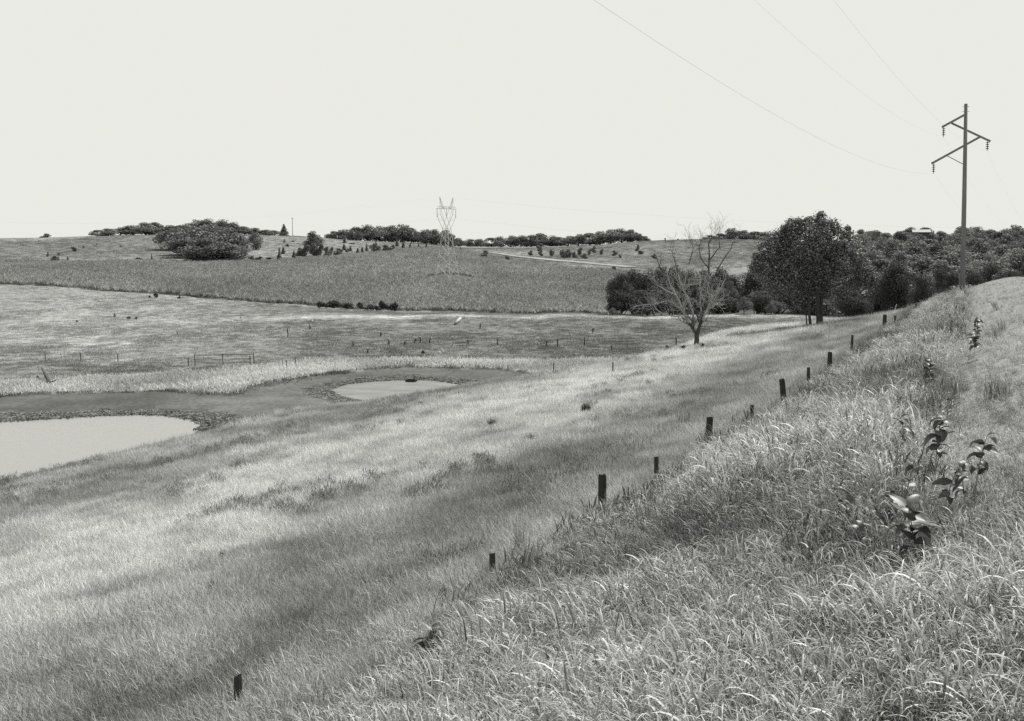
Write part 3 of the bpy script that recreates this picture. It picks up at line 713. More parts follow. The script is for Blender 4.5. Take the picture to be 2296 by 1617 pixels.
class MBo(MB):
    def mesh(s, *a, **k): s.V = [v - s.off for v in s.V]; return MB.mesh(s, *a, **k)
def mbo(o): m_ = MBo(); m_.off = np.array(o); return m_
mb = mbo(off)
px_limb(mb, [(782, 1085), (785, 960), (770, 700), (740, 480), (760, 300)], .26, .06, LY, c5, .03)
px_limb(mb, [(808, 1080, .3), (806, 900, .3), (830, 650, .5), (900, 430, 1)], .24, .05, LY, c5, .03)
px_limb(mb, [(772, 700), (620, 560), (480, 440)], .13, .04, LY, c5, .03); px_limb(mb, [(820, 700), (960, 560), (1080, 450)], .12, .04, LY, c5, .03)
px_limb(mb, [(770, 800), (560, 700), (380, 600)], .11, .03, LY, c5, .03); px_limb(mb, [(810, 760), (1000, 700), (1180, 650)], .1, .03, LY, c5, .03)
mb.build('trunk', M['bark'], lone, True)
mb = mbo(off); px_limb(mb, [(722, 1085, -.4), (708, 960, -.4), (706, 820, -.3), (640, 640, 0)], .17, .05, LY, c5, .02)
px_limb(mb, [(686, 1060, .3), (684, 940, .3), (700, 820, .2)], .08, .06, LY, c5, .02); mb.build('trunk', M['bark'], lone, True)

DY = hit(697, 346.5)[1]; db = hit(697, 346.5); dead = empty('dead_tree', db)
tag(dead, 'bare dead tree with bleached branches forking low beside the pasture', 'dead tree')
doff = np.array(dead.location); r4 = np.random.default_rng(12)
tr_ = mbo(doff); px_limb(tr_, [(955, 1530), (962, 1420), (965, 1340)], .27, .2, DY, c4, .01, 9); tr_.build('trunk', M['bark'], dead, True)
def twigs(mb, Q, r, depth, L):
    """fine side branches along a limb"""
    m_ = len(Q)
    for i in range(m_ // 4, m_):
        for _ in range(2 if depth else 1):
            if r4.random() > (.85 if depth else .7): continue
            d = Q[min(i + 1, m_ - 1)] - Q[max(i - 1, 0)]; d /= np.linalg.norm(d) + 1e-9
            v = d * .8 + r4.normal(0, .55, 3) + np.array([0, 0, .28]); v /= np.linalg.norm(v)
            l_ = L * r4.uniform(.4, 1.1); w_ = np.cross(v, r4.normal(0, 1, 3)) * .25
            R = np.array([Q[i] + v * l_ * t + w_ * l_ * t * t + r4.normal(0, .02, 3) * (t > 0) for t in (0, .35, .7, 1.0)])
            mb.tube(R, np.linspace(r, r * .35, 4), 4)
            if depth: twigs(mb, R, r * .62, depth - 1, L * .58)
limbs = [([(965, 1340), (880, 1220, -.2)], .16, .12), ([(880, 1220, -.2), (830, 1110, -.4), (770, 1050, -.6)], .12, .07), ([(880, 1200, -.2), (800, 1160, -.8), (640, 1150, -1.4), (560, 1080, -1.8), (528, 1040, -2)], .06, .03),
         ([(965, 1340), (1010, 1200, .2)], .18, .13), ([(1010, 1200, .2), (1055, 1110, .3), (1090, 1040, .4), (1120, 1020, .5)], .13, .08), ([(1120, 1020, .5), (1090, 1000, .5), (1170, 905, .6)], .08, .05), ([(1090, 1000, .5), (1070, 890, .7), (1090, 760, .8)], .06, .03),
         ([(940, 1300), (930, 1180, .1), (910, 1080, .1), (870, 970, .2), (835, 900, .3), (780, 740, .5)], .11, .05), ([(835, 900, .3), (880, 850, -.2), (970, 840, -.5)], .05, .03), ([(840, 850, .3), (860, 740, .6), (890, 660, .9)], .05, .02),
         ([(830, 1110, -.4), (760, 950, .2), (690, 830, .6), (650, 640, 1)], .09, .03), ([(760, 950, .2), (660, 900, -.2), (580, 850, -.5)], .06, .03), ([(770, 1050, -.6), (680, 1000, -1), (560, 1030, -1.4), (370, 1050, -1.8)], .05, .02),
         ([(1000, 1230, .2), (1000, 1020, .8), (1010, 900, 1.2), (990, 745, 1.5)], .08, .05), ([(1055, 1110, .3), (1085, 860, 1.2), (1085, 600, 1.6), (1080, 440, 1.8), (1112, 345, 2)], .09, .03), ([(1085, 600, 1.6), (1190, 470, 1.2), (1180, 330, 1.1)], .06, .02),
         ([(1085, 700, 1.4), (1020, 590, 2), (985, 500, 2.4), (1000, 400, 2.5)], .06, .02), ([(1100, 850, .8), (1190, 650, .2), (1300, 480, -.2), (1345, 390, -.3)], .06, .02), ([(1120, 1020, .5), (1250, 780, .8), (1270, 700, 1)], .05, .03),
         ([(690, 830, .6), (610, 700, .2), (560, 560, 0)], .05, .02), ([(780, 740, .5), (745, 600, .6), (700, 480, .8)], .04, .02), ([(885, 640, .9), (930, 480, 1), (900, 420, 1)], .04, .015)]
for pts_, r0, r1 in limbs:
    mb = mbo(doff); Q = px_limb(mb, pts_, r0 * 1.05, r1 * .8, DY, c4, .03)
    twigs(mb, Q, max(.011, r1 * .36), 2, 1.35); mb.build('branch', M['bark'] if pts_[0][1] == 1340 or min(p_[1] for p_ in pts_) < 600 else M['deadwood'], dead, True)
for i, (x, t, b, w) in enumerate([(672, 1430, 1500, 56), (825, 1430, 1500, 70), (1022, 1410, 1510, 44)]):
    (px, ty), (_, by) = c4(x, t), c4(x, b)
    put_shrub(px, ty, by, w * .1005, ('dark stump-like weed clump left of the dead tree', 'rounded weed clump just left of the dead trunk', 'narrow weed clump just right of the dead trunk')[i], None, 2)

# ------------------------------------------------------------------ power line
c6 = lambda x, y: (900 + x * .133, 95 + y * .133)
pb_ = atz(962.6, 291, g1(39.6, 97)); PYY = 98.0; pb_ = np.array([at(962.8, 288, PYY)[0], PYY, 0]); pb_[2] = g1(pb_[0], PYY)
pole = empty('power_pole', pb_); poff = np.array(pole.location)
tag(pole, 'tall wooden power pole with three slanted crossarms at the right edge', 'power pole')
def pol(x, y, k=.51):
    px, py = c6(x, y); u, v = uv(px, py); u = float(u); v = float(v)
    Y = (PYY + k * pb_[0]) / (1 + k * u); return np.array([u * Y, Y, v * Y])
top_ = at(*c6(496, 66), PYY)
mbo(poff).tube([pb_ - [0, 0, 1.5], pb_ + (top_ - pb_) * .5, top_], [.235, .19, .145], 14).build('pole_shaft', M['pole'], pole, True)
ARMS = [((494, 147), (316, 244), .2), ((386, 210), (679, 347), -.2), ((602, 317), (238, 517), .2)]
for a_, b_, o_ in ARMS:
    A_, B_ = pol(*a_), pol(*b_); sh = np.array([-.454, -.891, 0]) * o_
    mbo(poff).bar(A_ + sh, B_ + sh, .17, .17).build('crossarm', M['pole'], pole)
mbo(poff).tube([pol(356, 458), pol(484, 525)], .035, 6).build('brace', M['steel'], pole)
mb = mbo(poff)
for t in (.96, .985): mb.bar(pb_ + (top_ - pb_) * t + [-.3, 0, 0], pb_ + (top_ - pb_) * t + [.3, 0, 0], .03)
mb.build('top_bracket', M['steel'], pole)
INS = []
for (x, y0, y1, o_) in ((331, 246, 318, .2), (658, 346, 420, -.2), (256, 518, 592, .2)):
    a_, b_ = pol(x, y0 - 6), pol(x, y1); L_ = a_[2] - b_[2]; sh = np.array([-.454, -.891, 0]) * o_; a_ = a_ + sh
    prof = [(.02, 0), (.02, -L_ * .12)]
    for k_ in range(4):
        z_ = -L_ * (.14 + .19 * k_); prof += [(.03, z_), (.145, z_ - L_ * .06), (.15, z_ - L_ * .085), (.045, z_ - L_ * .10), (.03, z_ - L_ * .17)]
    prof += [(.02, -L_ * .95), (.03, -L_), (.005, -L_ * 1.01)]
    mbo(poff).lathe(prof, a_, 12).build('insulator', M['insul'], pole, True); INS.append(a_ - [0, 0, L_])
def span(name, a, b, sag, r, label, group, n=40):
    t = np.linspace(0, 1, n)[:, None]; P = a * (1 - t) + b * t; P[:, 2] -= (4 * sag * t * (1 - t))[:, 0]
    c = P[0].copy(); o = MB().tube(P - c, r, 5).build(name, M['wire'], None, True); o.location = c
    return tag(o, label, 'wire', group)
ldir = np.array([.508, 1, 0]); ldir /= np.linalg.norm(ldir)
# the line's next pole to the right, beyond the wood, and the spans between
for nm, p, h_ in zip(('left lower arm', 'right arm', 'upper left arm'), (INS[2], INS[1], INS[0]), (0, 0, 0)):
    q_ = p - ldir * 150; q_[2] = p[2] + 9.1
    span('power_line', p, q_, 4.4, (.0036 if nm.startswith('left') else .0022), f"thin faint conductor running overhead from the pole's {nm}", None)
b2_ = np.array([104.5, 218.0, 0]); b2_[2] = g1(b2_[0], b2_[1])
p2 = pole.copy(); sc.collection.objects.link(p2); p2.location = [float(v) for v in b2_]; p2['label'] = 'farther wooden power pole rising behind the right-hand wood'
dz2 = at(988, 216, 218)[2] - (INS[2][2] + .9 - pb_[2]) - b2_[2]; p2.location[2] += min(1.5, max(-3, dz2))
for ch in pole.children:
    c = ch.copy(); sc.collection.objects.link(c); c.parent = p2
for nm, p in zip(('left lower arm', 'right arm', 'upper left arm'), (INS[2], INS[1], INS[0])):
    span('power_line', p, p - pb_ + np.array(p2.location), 2.2, .002, f"thin conductor running from the pole's {nm} to the farther pole", None)

# lattice transmission tower in the crop field
TB = hit(447, 277.5, 200); TH = float(uv(447, 197)[1]) * TB[1] - TB[2]
TR = math.radians(62); tower = empty('transmission_tower', TB, TR)
tag(tower, 'steel lattice transmission tower standing in the crop field', 'transmission tower')
bw_ = 2.75; zw = TH * .613; ww = .95; th_ = .09
def corner(z):
    f = min(1, z / zw); h = bw_ + (ww - bw_) * f ** .85; return h
lev = [0, .16, .30, .42, .53, .613]
for sx, sy in ((-1, -1), (1, -1), (1, 1), (-1, 1)):
    mb = MB()
    P = [(sx * corner(l_ * TH), sy * corner(l_ * TH), l_ * TH - (.5 if l_ == 0 else 0)) for l_ in lev]
    for a_, b_ in zip(P[:-1], P[1:]): mb.bar(a_, b_, th_ * 1.25)
    mb.build('leg', M['galv'], tower)
mb = MB()
for l0, l1 in zip(lev[:-1], lev[1:]):
    z0, z1 = l0 * TH, l1 * TH; a, b = corner(z0), corner(z1)
    for R in range(4):
        c_, s_ = (1, 0, -1, 0)[R], (0, 1, 0, -1)[R]
        f_ = lambda x, y, z: (x * c_ - y * s_, x * s_ + y * c_, z)
        mb.bar(f_(-a, -a, z0), f_(b, -b, z1), th_ * .6); mb.bar(f_(a, -a, z0), f_(-b, -b, z1), th_ * .6); mb.bar(f_(-b, -b, z1), f_(b, -b, z1), th_ * .6)
mb.build('body_lattice', M['galv'], tower)
zA = TH * .853; mb = MB()
for sx in (-1, 1):
    for sy in (-1, 1):
        pth = [(sx * 1.0, sy * .9, zw), (sx * 3.4, sy * .75, zw + .10 * TH), (sx * 4.6, sy * .6, zw + .17 * TH), (sx * 4.7, sy * .5, zA)]
        for a_, b_ in zip(pth[:-1], pth[1:]): mb.bar(a_, b_, th_)
        mb.bar((sx * 1.0, sy * .9, zw), (-sx * 2.4, sy * .5, zA), th_ * .8)
    for z_, x_, y_ in ((zw, 1.0, .9), (zw + .10 * TH, 3.4, .75), (zw + .17 * TH, 4.6, .6)): mb.bar((sx * x_, -y_, z_), (sx * x_, y_, z_), th_ * .7)
mb.bar((-1, -.9, zw), (1, -.9, zw), th_); mb.bar((-1, .9, zw), (1, .9, zw), th_)
mb.build('waist_frame', M['galv'], tower)
mb = MB()
for sy in (-1, 1):
    mb.bar((-5.6, sy * .35, zA), (5.6, sy * .35, zA), th_); mb.bar((-5.0, sy * .3, zA + .7), (5.0, sy * .3, zA + .7), th_ * .8)
    for k_ in range(10):
        x0 = -5 + k_; mb.bar((x0, sy * .35, zA + (.7 if k_ % 2 else 0)), (x0 + 1, sy * .35, zA + (0 if k_ % 2 else .7)), th_ * .6)
mb.build('crossarm', M['galv'], tower)
for sx in (-1, 1):
    mb = MB()
    for sy in (-1, 1): mb.bar((sx * 1.9, sy * .3, zA), (sx * 4.0, 0, TH), th_); mb.bar((sx * 3.2, sy * .3, zA + .7), (sx * 4.0, 0, TH), th_)
    for k_ in range(4):
        f_ = k_ / 4; mb.bar((sx * (1.9 + 2.1 * f_), 0, zA + (TH - zA) * f_), (sx * (3.2 + .8 * (f_ + .12)), 0, zA + .7 + (TH - zA - .7) * (f_ + .12)), th_ * .6)
    mb.build('earth_wire_peak', M['galv'], tower)
TI = []
for x_ in (-5.5, 0, 5.5):
    MB().lathe([(.03, 0)] + [(r_, -2.6 * (k_ + f_) / 9) for k_ in range(9) for r_, f_ in ((.04, .2), (.13, .5), (.04, .8))] + [(.03, -2.6)], (x_, 0, zA), 8).build('insulator', M['insul'], tower)
    TI.append(np.array([x_ * math.cos(TR), x_ * math.sin(TR), zA - 2.6]) + TB)
for sx in (-1, 1): TI.append(np.array([sx * 4 * math.cos(TR), sx * 4 * math.sin(TR), TH]) + TB)
wd = np.array([math.sin(TR), -math.cos(TR), 0])
for p, nm in zip(TI, ('near phase', 'middle phase', 'far phase', 'near peak', 'far peak')):
    span('transmission_line', p, p + wd * 330 + np.array([0, 0, -4.0]), 8.5, .003, f"faint transmission wire running right from the lattice tower's {nm}", None)
    span('transmission_line', p, p - wd * 330 + np.array([0, 0, 3.0]), 8.5, .003, f"faint transmission wire running left from the lattice tower's {nm}", None)
# slim utility pole on the left skyline
up = np.array([float(uv(656 * K, 230)[0]) * 690, 690, 0]); up[2] = g1(up[0], 690); uo = empty('utility_pole', up)
tag(uo, 'slim bare utility pole on the left skyline beside the conifer', 'utility pole')
MB().tube([(0, 0, -1), (0, 0, 11.5)], [.19, .13], 8).build('pole_shaft', M['pole'], uo); MB().bar((-.9, 0, 10.8), (.9, 0, 10.8), .12).build('crossarm', M['pole'], uo)

# ------------------------------------------------------------------ low house among the trees on the right hill
hp = np.array([float(uv(921, 232)[0]) * 455, 455, 0.]); hz = at(921, 232.6, 455)[2]; gz = g1(hp[0], hp[1]); hp[2] = gz
house = empty('house', hp, math.radians(-14), .72); tag(house, 'long low house with a pale roof among trees on the right hilltop', 'house'); eh = (hz - gz) / .72
MB().box((0, 0, eh / 2 - .5), (8.6, 6, eh + 1.0)).build('wall', M['siding'], house)
mb = MB(); mb.add([(-5, -4, eh), (5, -4, eh), (5, 0, eh + 1.5), (-5, 0, eh + 1.5), (-5, 4, eh), (5, 4, eh), (-5, -4, eh + .25), (5, -4, eh + .25), (5, 0, eh + 1.75), (-5, 0, eh + 1.75), (-5, 4, eh + .25), (5, 4, eh + .25)],
   [(0, 3, 2, 1), (3, 4, 5, 2), (6, 7, 8, 9), (9, 8, 11, 10), (0, 1, 7, 6), (5, 4, 10, 11), (0, 6, 9, 3), (3, 9, 10, 4), (1, 2, 8, 7), (2, 5, 11, 8)])
rf = mb.build('roof', M['roofing'], house)
for x_ in (-2.4, 0.4, 2.8): MB().box((x_, -3.02, eh - 1.2), (1.2, .08, 1.0)).build('window', M['glass'], house)

# ------------------------------------------------------------------ fences
def wood_post(px, top, Y, wpx, label, lean=(0, 0), seed=0, q=None):
    r = np.random.default_rng(200 + seed); u, v = uv(px, top); X = float(u) * Y; gz = g1(X, Y); tz = float(v) * Y - gz
    R = wpx / F * Y / 2; n = 12; prof = []; a = np.arange(n) / n * 2 * np.pi; wob = 1 + r.normal(0, .06, n); V = []
    hs = np.array([-.5, 0, .25, .5, .75, .92, 1.0]) * 1.0
    for k_, h in enumerate(hs):
        z = h * tz if h > 0 else h; rr = R * wob * (1.06 - .1 * max(h, 0)) * (1 + r.normal(0, .03, n)) * (.93 if k_ == 6 else 1)
        V += [(rr[j] * math.cos(a[j]) + lean[0] * max(z - tz, -2) , rr[j] * math.sin(a[j]), z + (r.normal(0, .012) if k_ == 6 else 0)) for j in range(n)]
    Fq = [(i * n + j, i * n + (j + 1) % n, (i + 1) * n + (j + 1) % n, (i + 1) * n + j) for i in range(len(hs) - 1) for j in range(n)] + [tuple((len(hs) - 1) * n + j for j in range(n))]
    mb = MB(); mb.add(V, Fq); o = mb.build('wooden_fence_post', M['post'], None); o.location = (X, Y, gz); o.rotation_euler = (r.normal(0, .03), r.normal(0, .025), 0)
    return tag(o, label, 'fence post', 'wooden posts along the foot of the embankment')
FP = {1: tuple(xy(7.2, 10)), 2: tuple(xy(5.6, 0))}
def foot(px, base): p = hit(px, base, 5); FP[px] = (p[0], p[1]); return p[1]
WP = [(237.5, 676, hit(237.5, 712, 5)[1], 9.0, 'rounded wooden fence post at the bottom edge of the picture', (0, 0)),
      (603.5, 474.5, foot(603.5, 513), 8.2, 'thick wooden fence post with a flat top, nearest the middle', (.03, 0)),
      (709.5, 417.2, foot(709.5, 446), 6.4, 'weathered wooden fence post half sunk in grass right of the thick post', (0, 0)),
      (782.5, 379, foot(782.5, 408), 5.8, 'tall dark leaning wooden fence post with a pale capped top', (-.09, 0)),
      (830, 352, foot(830, 376), 4.8, 'grey wooden fence post between the leaning post and the far short post', (0, 0)),
      (885.3, 314.5, foot(885.3, 329), 3.8, 'short dark wooden fence post below the right-hand wood', (.03, 0))]
for i, a_ in enumerate(WP): wood_post(*a_[:5], lean=a_[5], seed=i)
TP = [(492.5, 553, 582, 'steel fence post just left of the thick wooden post'), (656.5, 456.5, 483, 'slim steel fence post between the thick and half-sunk wooden posts'),
      (752.5, 405, 427, 'slim steel fence post left of the leaning wooden post'), (809, 367, 391, 'slim steel fence post right of the leaning wooden post'),
      (852, 335, 355, 'slim steel fence post right of the grey wooden post'), (895.5, 315.5, 327, 'slim steel fence post right of the short dark post'),
      (916, 304, -97, 'thin steel fence post on the crest under the wood'), (936, 297.5, -104, 'thin steel fence post on the crest left of the power pole')]
for i, (px, top, base, lab) in enumerate(TP):
    Y = foot(px, base) if base > 0 else -base; u, v = uv(px, top); X = float(u) * Y; gz = g1(X, Y); tz = max(.35, float(v) * Y - gz); w_ = .06 + Y * .0009
    mb = MB(); mb.box((0, 0, tz / 2 - .25), (w_ * 1.3, w_ * .25, tz + .5)); mb.box((0, w_ * .45, tz / 2 - .25), (w_ * .22, w_ * .62, tz + .5))
    for k_ in range(int(tz / .12)): mb.box((0, -w_ * .2, tz - .06 - .12 * k_), (w_ * .5, w_ * .18, .03))
    o = mb.build('steel_fence_post', M['steel'], None); o.location = (X, Y, gz); o.rotation_euler = (rng.normal(0, .03), rng.normal(0, .05), .4)
    tag(o, lab, 'fence post', 'steel posts along the foot of the embankment')
# distant fence and gate at the far side of the basin
gl, gr_ = hit(195, 367.5, 60), hit(254, 367.0, 60); gate = empty('gate_frame', gl)
tag(gate, 'thin pole gateway with a long top rail in the far fence beyond the pond', 'gate'); go_ = np.array(gl)
gm = hit(223, 367.5, 60); rail = 1.15
for p in (gl, gm, gr_): mbo(go_).tube([p - [0, 0, .3], p + [0, 0, rail + .12]], .035, 6).build('gate_post', M['post'], gate)
mbo(go_).tube([gl + [0, 0, rail], gm + [0, 0, rail + .02], gr_ + [0, 0, rail]], .032, 6).build('top_rail', M['post'], gate)
mb = mbo(go_)
for f_ in (.35, .68): mb.tube([gl + [0, 0, rail * f_], gm + [0, 0, rail * f_]], .018, 5)
mb.build('lower_bars', M['steel'], gate)
c7 = lambda x, y: (25 + x * .1307, 312.5 + y * .1307)
for i, (x, t, b) in enumerate([(155, 320, 375), (425, 330, 372), (710, 340, 378), (1250, 360, 410), (1722, 350, 395), (1752, 352, 398), (2002, 370, 432), (2068, 365, 408)]):
    (px, ty), (_, by) = c7(x, t), c7(x, b); p = hit(px, by, 50); h_ = max(.8, float(uv(px, ty)[1]) * p[1] - p[2])
    o = MB().tube([(0, 0, -.3), (.02, 0, h_ * .6), (0, 0, h_)], [.045, .04, .036], 6).build('far_fence_post', M['post'], None); o.location = p
    tag(o, f"thin dark post, {ordl(i)} of the far fence beyond the pond", 'fence post', 'posts of the far fence')
for i, (px, ty, by) in enumerate([(553.5, 363, 373), (612.6, 362, 373.5)]):
    p = hit(px, by, 50); h_ = float(uv(px, ty)[1]) * p[1] - p[2]
    o = MB().tube([(0, 0, -.3), (.02, 0, h_)], [.06, .045], 6).build('far_fence_post', M['post'], None); o.location = p
    tag(o, ('thin post standing at the right tip of the mud basin', 'dark post on the pale slope right of the mud basin')[i], 'fence post', 'posts of the far fence')

# ------------------------------------------------------------------ small things on the pasture
stk = [(497.5, 339, 345), (546.5, 341, 346.5), (557.8, 339, 346.8), (584.3, 338, 345), (612, 345, 350.5), (593, 328, 332.5), (480, 323.5, 329), (310, 325, 329.5), (381, 332, 336.5), (388.5, 339, 345), (353, 341.5, 346.5), (405, 341, 345), (415, 339, 343), (288, 327, 337), (368, 349, 353), (420, 337, 343), (430, 338.5, 343.5), (468, 340, 344), (676, 338, 344)]
for i, (px, t, b) in enumerate(sorted(stk)):
    p = hit(px, b, 60); h_ = float(uv(px, t)[1]) * p[1] - p[2]; r = np.random.default_rng(300 + i)
    mb = MB(); mb.tube([(0, 0, -.1), (r.normal(0, .05), 0, h_ * .5), (r.normal(0, .1), 0, h_)], [.085, .07, .03], 5)
    for k_ in range(7):
        z = h_ * r.uniform(.25, .95); a_ = r.random() * 6.28; mb.tube([(0, 0, z), (.2 * math.cos(a_), .2 * math.sin(a_), z + .12)], [.035, .015], 4)
    o = mb.build('thistle_stalk', M['stalk'], None); o.location = p
    tag(o, f"dark upright weed stalk, {ordl(i)} on the grazed pasture", 'weed', 'dark weed stalks on the pasture')
def rock(px, py, wpx, hpx, m, label, name='rock', cat='rock', squash=1.0):
    p = hit(px, py, 30); s = p[1] / F; r = np.random.default_rng(int(px * 13)); n = 10; V = []; rows = [(-.35, .8), (.0, 1), (.35, .92), (.7, .66), (.95, .3)]
    for z, rr in rows:
        for j in range(n):
            a = j / n * 6.283; q_ = rr * (1 + r.normal(0, .1)); V.append((q_ * math.cos(a) * wpx * s / 2, q_ * math.sin(a) * wpx * s / 2 * squash, z * hpx * s + r.normal(0, .04) * hpx * s))
    Fq = [(i * n + j, i * n + (j + 1) % n, (i + 1) * n + (j + 1) % n, (i + 1) * n + j) for i in range(len(rows) - 1) for j in range(n)] + [tuple((len(rows) - 1) * n + j for j in range(n))]
    mb = MB(); mb.add(V, Fq); o = mb.build(name, m, None); o.location = p; return tag(o, label, cat)
c8 = lambda x, y: (300 + x * .1415, 300 + y * .1415)
rock(*c8(870, 378), 4.0, 3.2, M['darkstone'], 'dark boulder on the pasture above the smaller pond')
rock(*c8(1000, 368), 5.0, 4.0, M['stone'], 'pale boulder right of the dark boulder on the pasture')
rock(*c8(985, 376), 3.4, 2.0, M['stone'], 'small pale rock at the foot of the pale boulder')
rock(*c8(32, 414), 2.6, 2.0, M['stone'], 'small white rock at the pale bank right of the gateway')
rock(*c8(512, 392), 2.0, 1.6, M['stone'], 'small white rock at the middle of the lower pasture edge')
rock(*c8(85, 152), 2.4, 2.0, M['stone'], 'white rock on the upper pasture edge below the bush clump')
rock(697, 330.5, 1.8, 2.2, M['stone'], 'small white rock on the pasture just left of the dead tree') if False else None
pl, pr_ = hit(455.5, 325, 60), hit(460.5, 320.5, 60)
lg = MB().tube([(0, 0, .25), (pr_ - pl) * .5 + [0, 0, .3], (pr_ - pl) + [0, 0, .35]], [.2, .22, .2], 10).build('log', M['deadwood'], None, True); lg.location = pl
tag(lg, 'pale fallen log lying on the upper pasture', 'log')
p = hit(411, 385.6, 60); mb = MB().tube([(-.5, 0, .05), (-.2, .05, .1), (.25, 0, .1), (.55, .1, .05)], [.04, .16, .15, .03], 7); mb.tube([(.2, 0, .12), (.35, 0, .35), (.42, 0, .42)], [.05, .04, .02], 5)
o = mb.build('driftwood', M['darkstone'], None, True); o.location = (p[0], p[1], WATER - .04); tag(o, 'small dark snag floating on the smaller pond', 'driftwood')
a_, b_ = hit(42.5, 375, 40), hit(48.5, 386, 40); mb = MB().tube([(0, 0, .6), (b_ - a_) * .5 + [0, 0, .55], (b_ - a_) + [.1, 0, .1]], [.07, .13, .16], 7)
mb.tube([(b_ - a_) * .9 + [0, 0, .1], (b_ - a_) + [.7, 0, .5]], [.08, .03], 5); mb.tube([(b_ - a_) * .95, (b_ - a_) + [-.5, -.4, .3]], [.08, .03], 5)
o = mb.build('fallen_branch', M['stalk'], None, True); o.location = a_; tag(o, 'dark broken branch lying on the bank at the left edge', 'branch')
a_ = hit(860 + 50, 309, 40); p = at(*c5(1425, 890), 112); p[2] = g1(p[0], p[1]); o = MB().tube([(0, 0, -.2), (.12, 0, .5), (.25, 0, 1.0)], [.06, .05, .05], 6).build('marker_stake', M['stone'], None); o.location = p
tag(o, 'white leaning stake on the crest below the right wood', 'stake')

# ------------------------------------------------------------------ broad-leaved weeds in the tall roadside grass
def leaf_mesh(L_, W_, droop, fold, seed):
    r = np.random.default_rng(seed); n = 7; V = []; Fq = []
    x = 0.0; z = 0.0; th = .35
    for i in range(n):
        t = i / (n - 1); w = W_ * (math.sin(math.pi * min(1, .06 + .94 * t ** .85)) ** .75) / 2 if i < n - 1 else .004
        e = .012 * math.sin(i * 2.1 + seed)
        V += [(x, -w, z + w * fold + e), (x, -w * .5, z + w * fold * .45), (x, 0, z), (x, w * .5, z + w * fold * .45), (x, w, z + w * fold - e)]
        x += L_ / (n - 1) * math.cos(th); z += L_ / (n - 1) * math.sin(th); th -= droop / (n - 1)
    for i in range(n - 1):
        for j in range(4): Fq.append((i * 5 + j, (i + 1) * 5 + j, (i + 1) * 5 + j + 1, i * 5 + j + 1))
    mb = MB(); mb.add(V, Fq); me = mb.mesh('leaf', M['weed'], True)
    return me
LEAVES = [leaf_mesh(1.0, .46, d, f, s_) for d, f, s_ in ((.9, .25, 1), (1.5, .35, 2), (.4, .15, 3), (1.9, .2, 4))]
def milkweed(px, py, h, lean, n, leafL, label, seed, group='broad-leaved weeds in the roadside grass'):
    r = np.random.default_rng(500 + seed); h *= .68; leafL *= .85; n = int(n * 1.7); p = hith(px, py, h * .9); root = empty('milkweed_plant', p); tag(root, label, 'weed', group)
    top = np.array([lean[0], lean[1], h]); S = lambda t: np.array([top[0] * t * t, top[1] * t * t, h * t])
    MB().tube([S(t) for t in np.linspace(-.05, 1, 7)], np.linspace(.009, .005, 7), 6).build('stem', M['vein'], root, True)
    for i in range(n):
        t = .45 + .55 * (i / max(1, n - 1)); a = i * math.pi / 2 + (i // 2) * 1.57 * .25 + r.normal(0, .3) + (math.pi if i % 2 else 0)
        s_ = leafL * (1.0 - .35 * abs(t - .75) * 2) * r.uniform(.8, 1.15)
        o = obj('leaf', LEAVES[int(r.integers(0, 4))], root); o.location = S(t); o.scale = (s_, s_, s_)
        o.rotation_euler = (r.normal(0, .3), r.uniform(-.5, .55), a)
MW = [(918, 512, 1.15, (-.12, -.1), 14, .30, 'largest broad-leaved weed drooping in the grass at lower right', 1), (890, 497, .95, (0, 0), 9, .2, 'small broad-leaved weed just left of the largest drooping one', 2),
      (868, 527, .9, (-.1, 0), 7, .2, 'low broad-leaved weed lying left of and below the largest one', 3), (905, 470, 1.0, (.1, 0), 8, .2, 'broad-leaved weed with one pale round leaf above the largest one', 4),
      (937, 424, 1.2, (.05, 0), 14, .27, 'dark broad-leaved weed with big oval leaves, topmost pair, right plant', 5), (908, 424, 1.1, (-.1, 0), 9, .25, 'dark upright weed just left of the big oval-leaved one', 6),
      (977, 444, 1.1, (.1, 0), 9, .24, 'dark-leaved weed near the right edge beside the oval-leaved one', 7), (945, 470, 1.0, (.15, 0), 9, .22, 'sprawling weed midway between the oval-leaved and largest weeds', 8),
      (968, 468, 1.0, (-.1, 0), 7, .2, 'short broad-leaved weed at right of the sprawling one', 9), (930, 366, 1.2, (0, 0), 16, .26, 'leafy weed clump higher up the grassy bank', 10),
      (978, 320, 1.2, (0, 0), 14, .3, 'dark weed clump near the right edge below the power pole', 11), (975, 335, 1.1, (0, 0), 12, .3, 'dark weed clump just under the one below the pole', 12),
      (948, 397, 1.0, (0, 0), 6, .18, 'tiny dark weed between the leafy clump and oval-leaved weed', 13), (843, 495, .9, (0, 0), 8, .2, 'narrow dark weed at the left end of the lower-right weeds', 14),
      (428, 634, 1.0, (.05, 0), 12, .24, 'tall broad-leaved weed standing alone at the bottom grass edge', 15)]
for a_ in MW: milkweed(*a_)
for i, (px, py, w, h, lab) in enumerate([(683, 482, 34, 26, 'dark bushy weed in the tall grass right of the thick post'), (586, 409, 16, 10, 'dark green bush on the pale dry slope'), (492, 424, 16, 8, 'low dark weed patch on the pale slope left of the dark bush'), (530, 440, 18, 9, 'low dark weed patch below the dark bush on the slope'), (212, 588, 12, 12, 'dark tussock in the dry grass at lower left'), (222, 556, 9, 8, 'small dark tussock above the lower left tussock')]):
    p = hit(px, py + h * .45); me, w0, h0 = SHR[2]
    r = np.random.default_rng(700 + i); V, Fq = blades(r, 420, .5, (.5, 1.05), (.012, .03), (.05, .9), (.2, .9), 3); me = mesh_np('weed_bush', V, Fq, M['stalk'])
    o = obj('weed_bush', me); o.location = p; s = w / F * p[1] / 1.9; o.scale = (s, s, h * 1.25 / F * p[1] / .85); tag(o, lab, 'weed bush')

